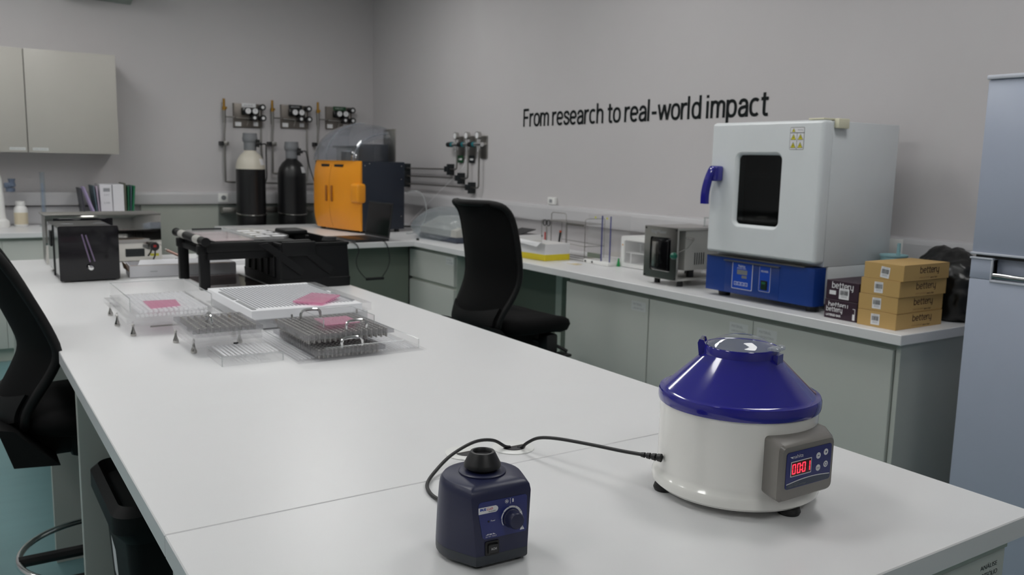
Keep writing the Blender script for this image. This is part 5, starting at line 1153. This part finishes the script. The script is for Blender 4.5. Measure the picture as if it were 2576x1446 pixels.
film('pink_film', 'square pink film packet lying in the leftmost fenced plate', [(.508, 2.80, .9785), (.600, 2.82, .9785), (.610, 2.94, .979), (.512, 2.95, .979)])

# P2 plate with grey pins and ring handle
t = thing('capsule_plate', 'small smoky pin plate with one ring handle stacked on a clear footed base', 'capsule filling plate', (.63, 2.52, .9), 0, 'clear capsule filling plates')
plate(MB(M_acr), .548, .735, 2.425, 2.66, .920, .9245).build('base_sheet', t)
plate(MB(M_acrp), .540, .730, 2.40, 2.655, .940, .956).build('middle_plate', t)
plate(MB(M_acrp), .545, .725, 2.39, 2.62, .9565, .969).build('upper_plate', t)
plate(MB(M_acrs), .535, .727, 2.38, 2.615, .9695, .981).build('pin_plate', t)
p = MB(M_pin)
for i in range(9):
    for j in range(11): p.cyl((.554+i*.0192, 2.398+j*.0200, .968), (.554+i*.0192, 2.398+j*.0200, .9825), .0042, n=8)
p.build('pin_grid', t, kind='stuff')
MB(M_chrome).tube([(.598+.0*k, 2.455+.026*math.cos(a), .985+.028*math.sin(a)) for k, a in enumerate([math.radians(-20+220*i/14) for i in range(15)])], .0042, 8).build('handle', t)
for x, y in ((.556, 2.465), (.543, 2.629), (.706, 2.546), (.715, 2.64)): foot_knob(t, x, y, .940)
MB(M_dark).box(.655, .668, 2.4235, 2.4245, .924, .9285).build('printed_mark', t, smooth=0)

# P3 large white grooved plate
t = thing('capsule_plate', 'large white grooved capsule plate holding a pink packet at its near corner', 'capsule filling plate', (.98, 2.97, .9), 0, 'clear capsule filling plates')
M_milk = clear('milky_acrylic', (254, 254, 254), body=.85, bodyc=(244, 245, 247))
plate(MB(M_acr), .80, 1.205, 2.76, 3.33, .9005, .905).build('base_sheet', t)
plate(MB(M_milk), .795, 1.185, 2.70, 3.23, .9055, .936).build('lower_block', t)
MB(mat('white_plate_plastic', (240, 241, 244), .35)).box(.785, 1.160, 2.69, 3.235, .9365, .966, .001, 1).build('top_block', t)
g = MB(M_hole); n = 26
for i in range(n): g.box(.815+i*.0130, .8215+i*.0130, 2.735, 3.195, .9661, .9668)
g.build('groove_grid', t, smooth=0)
M_bar = mat('edge_bar_grey', (150, 152, 154), .4)
for a_ in ((.794, .806, 2.71, 2.90), (.794, .806, 2.93, 3.12), (1.150, 1.158, 2.75, 2.95), (1.150, 1.158, 3.0, 3.19)): MB(M_bar).box(*a_, .9661, .969).build('edge_bar', t, smooth=0)
MB(M_acrp).box(1.161, 1.195, 2.69, 3.235, .940, .966, .001, 1).build('clear_margin', t, smooth=0)
for x, y in ((.80, 2.92), (.81, 2.94), (.80, 2.76), (.915, 2.688), (1.14, 2.688), (.80, 2.72)): MB(M_steeld).cyl((x, y, .932), (x, y, .946), .0028, n=8).build('screw', t)
film('pink_packet', 'crumpled pink packet lying on the corner of the large grooved plate', [(.945, 2.765, .971), (1.018, 2.69, .970), (1.125, 2.80, .975), (1.060, 2.90, .973)], th=.006)

# P5 stacked pin plates on a clear fenced tray
t = thing('capsule_tray', 'wide clear tray with low fence under the two pin plates', 'capsule filling tray', (.95, 2.43, .9), 0)
r = MB(M_acrp); plate(r, .765, 1.150, 2.20, 2.675, .9005, .9045); r.build('base_plate', t)
q = MB(M_ribw)
for i in range(34): q.box(.775+i*.0108, .780+i*.0108, 2.235, 2.65, .9046, .9058)
q.build('ridge_grid', t, smooth=0)
fence(MB(M_acr), .775, 1.135, 2.215, 2.665, .906, .932, 'lr').box(.845, 1.08, 2.207, 2.211, .905, .935).build('fence', t, smooth=0)
MB(M_acre).tube([(.777, 2.215, .932), (.777, 2.665, .932)], .001, 6).tube([(1.133, 2.215, .932), (1.133, 2.665, .932)], .001, 6).tube([(.845, 2.209, .906), (.845, 2.209, .935), (1.08, 2.209, .935)], .0010, 6).tube([(1.133, 2.217, .905), (1.133, 2.217, .932)], .001, 6).build('fence_edges', t)
def pinplate(label, x0, x1, y0, y1, z, nx, ny, zl, handles):
    t = thing('pin_plate', label, 'pin plate', ((x0+x1)/2, (y0+y1)/2, z), 0, 'smoky pin plates stacked on the clear tray')
    plate(MB(M_acrs), x0, x1, y0, y1, z, z+.011).build('plate', t)
    p = MB(M_pin); sx, sy = (x1-x0-.035)/(nx-1), (y1-y0-.035)/(ny-1)
    for i in range(nx):
        for j in range(ny): p.cyl((x0+.0175+i*sx, y0+.0175+j*sy, zl), (x0+.0175+i*sx, y0+.0175+j*sy, z+.0125), .0036, n=8)
    p.build('pin_grid', t, kind='stuff')
    for hx, hy in handles:
        w = .030
        MB(M_chrome).tube([(hx-w, hy, z+.011), (hx-w, hy, z+.028), (hx-w+.010, hy, z+.038), (hx+w-.010, hy, z+.038), (hx+w, hy, z+.028), (hx+w, hy, z+.011)], .0042, 8, sm=4).build('handle', t)
pinplate('lower smoky pin plate with silver handle resting on the clear tray', .812, 1.020, 2.20, 2.56, .917, 15, 18, .9062, [(.925, 2.216)])
pinplate('upper smoky pin plate with two silver handles topping the stack',   .795, 1.062, 2.232, 2.53, .955, 16, 18, .9420, [(.905, 2.488), (.958, 2.262)])
t = thing('capsule_plate', 'small clear plate with fence and bright pink film on top of the pin plates', 'capsule filling plate', (.95, 2.37, .97), 0, 'clear capsule filling plates')
plate(MB(M_acr), .868, 1.025, 2.285, 2.460, .9677, .977).build('plate', t)
fence(MB(M_acr), .868, 1.025, 2.285, 2.460, .977, 1.000, 'lrb', .003).build('fence', t, smooth=0)
MB(M_acre).tube([(.869, 2.286, 1.0), (.869, 2.459, 1.0), (1.024, 2.459, 1.0), (1.024, 2.286, 1.0)], .0010, 6).tube([(1.0235, 2.2865, .975), (1.0235, 2.2865, 1.0)], .0015, 6).tube([(.8695, 2.2865, .975), (.8695, 2.2865, 1.0)], .0015, 6).build('fence_edges', t)
film('pink_film', 'bright pink film square inside the topmost small clear plate', [(.885, 2.305, .9775), (.990, 2.31, .9775), (.992, 2.42, .978), (.89, 2.42, .978)])

# P4 small clear ribbed cover in front
t = thing('capsule_plate', 'small empty clear ribbed cover nearest the camera among the plates', 'capsule filling plate', (.665, 2.34, .9), 0, 'clear capsule filling plates')
r = MB(M_acr); r.box(.580, .745, 2.262, 2.420, .921, .925)
r.box(.580, .583, 2.262, 2.420, .9005, .921).box(.742, .745, 2.262, 2.420, .9005, .921).box(.583, .742, 2.262, 2.265, .9005, .921).build('cover', t, smooth=0)
q = MB(M_ribw)
for i in range(13): q.box(.592+i*.0115, .5975+i*.0115, 2.275, 2.412, .9251, .9265)
q.build('ridge_grid', t, smooth=0)
MB(M_acre).tube([(.581, 2.263, .901), (.581, 2.263, .925)], .0012, 6).tube([(.744, 2.263, .901), (.744, 2.263, .925)], .0012, 6).tube([(.580, 2.420, .925), (.580, 2.262, .925), (.745, 2.262, .925)], .0008, 6).build('cover_edges', t)
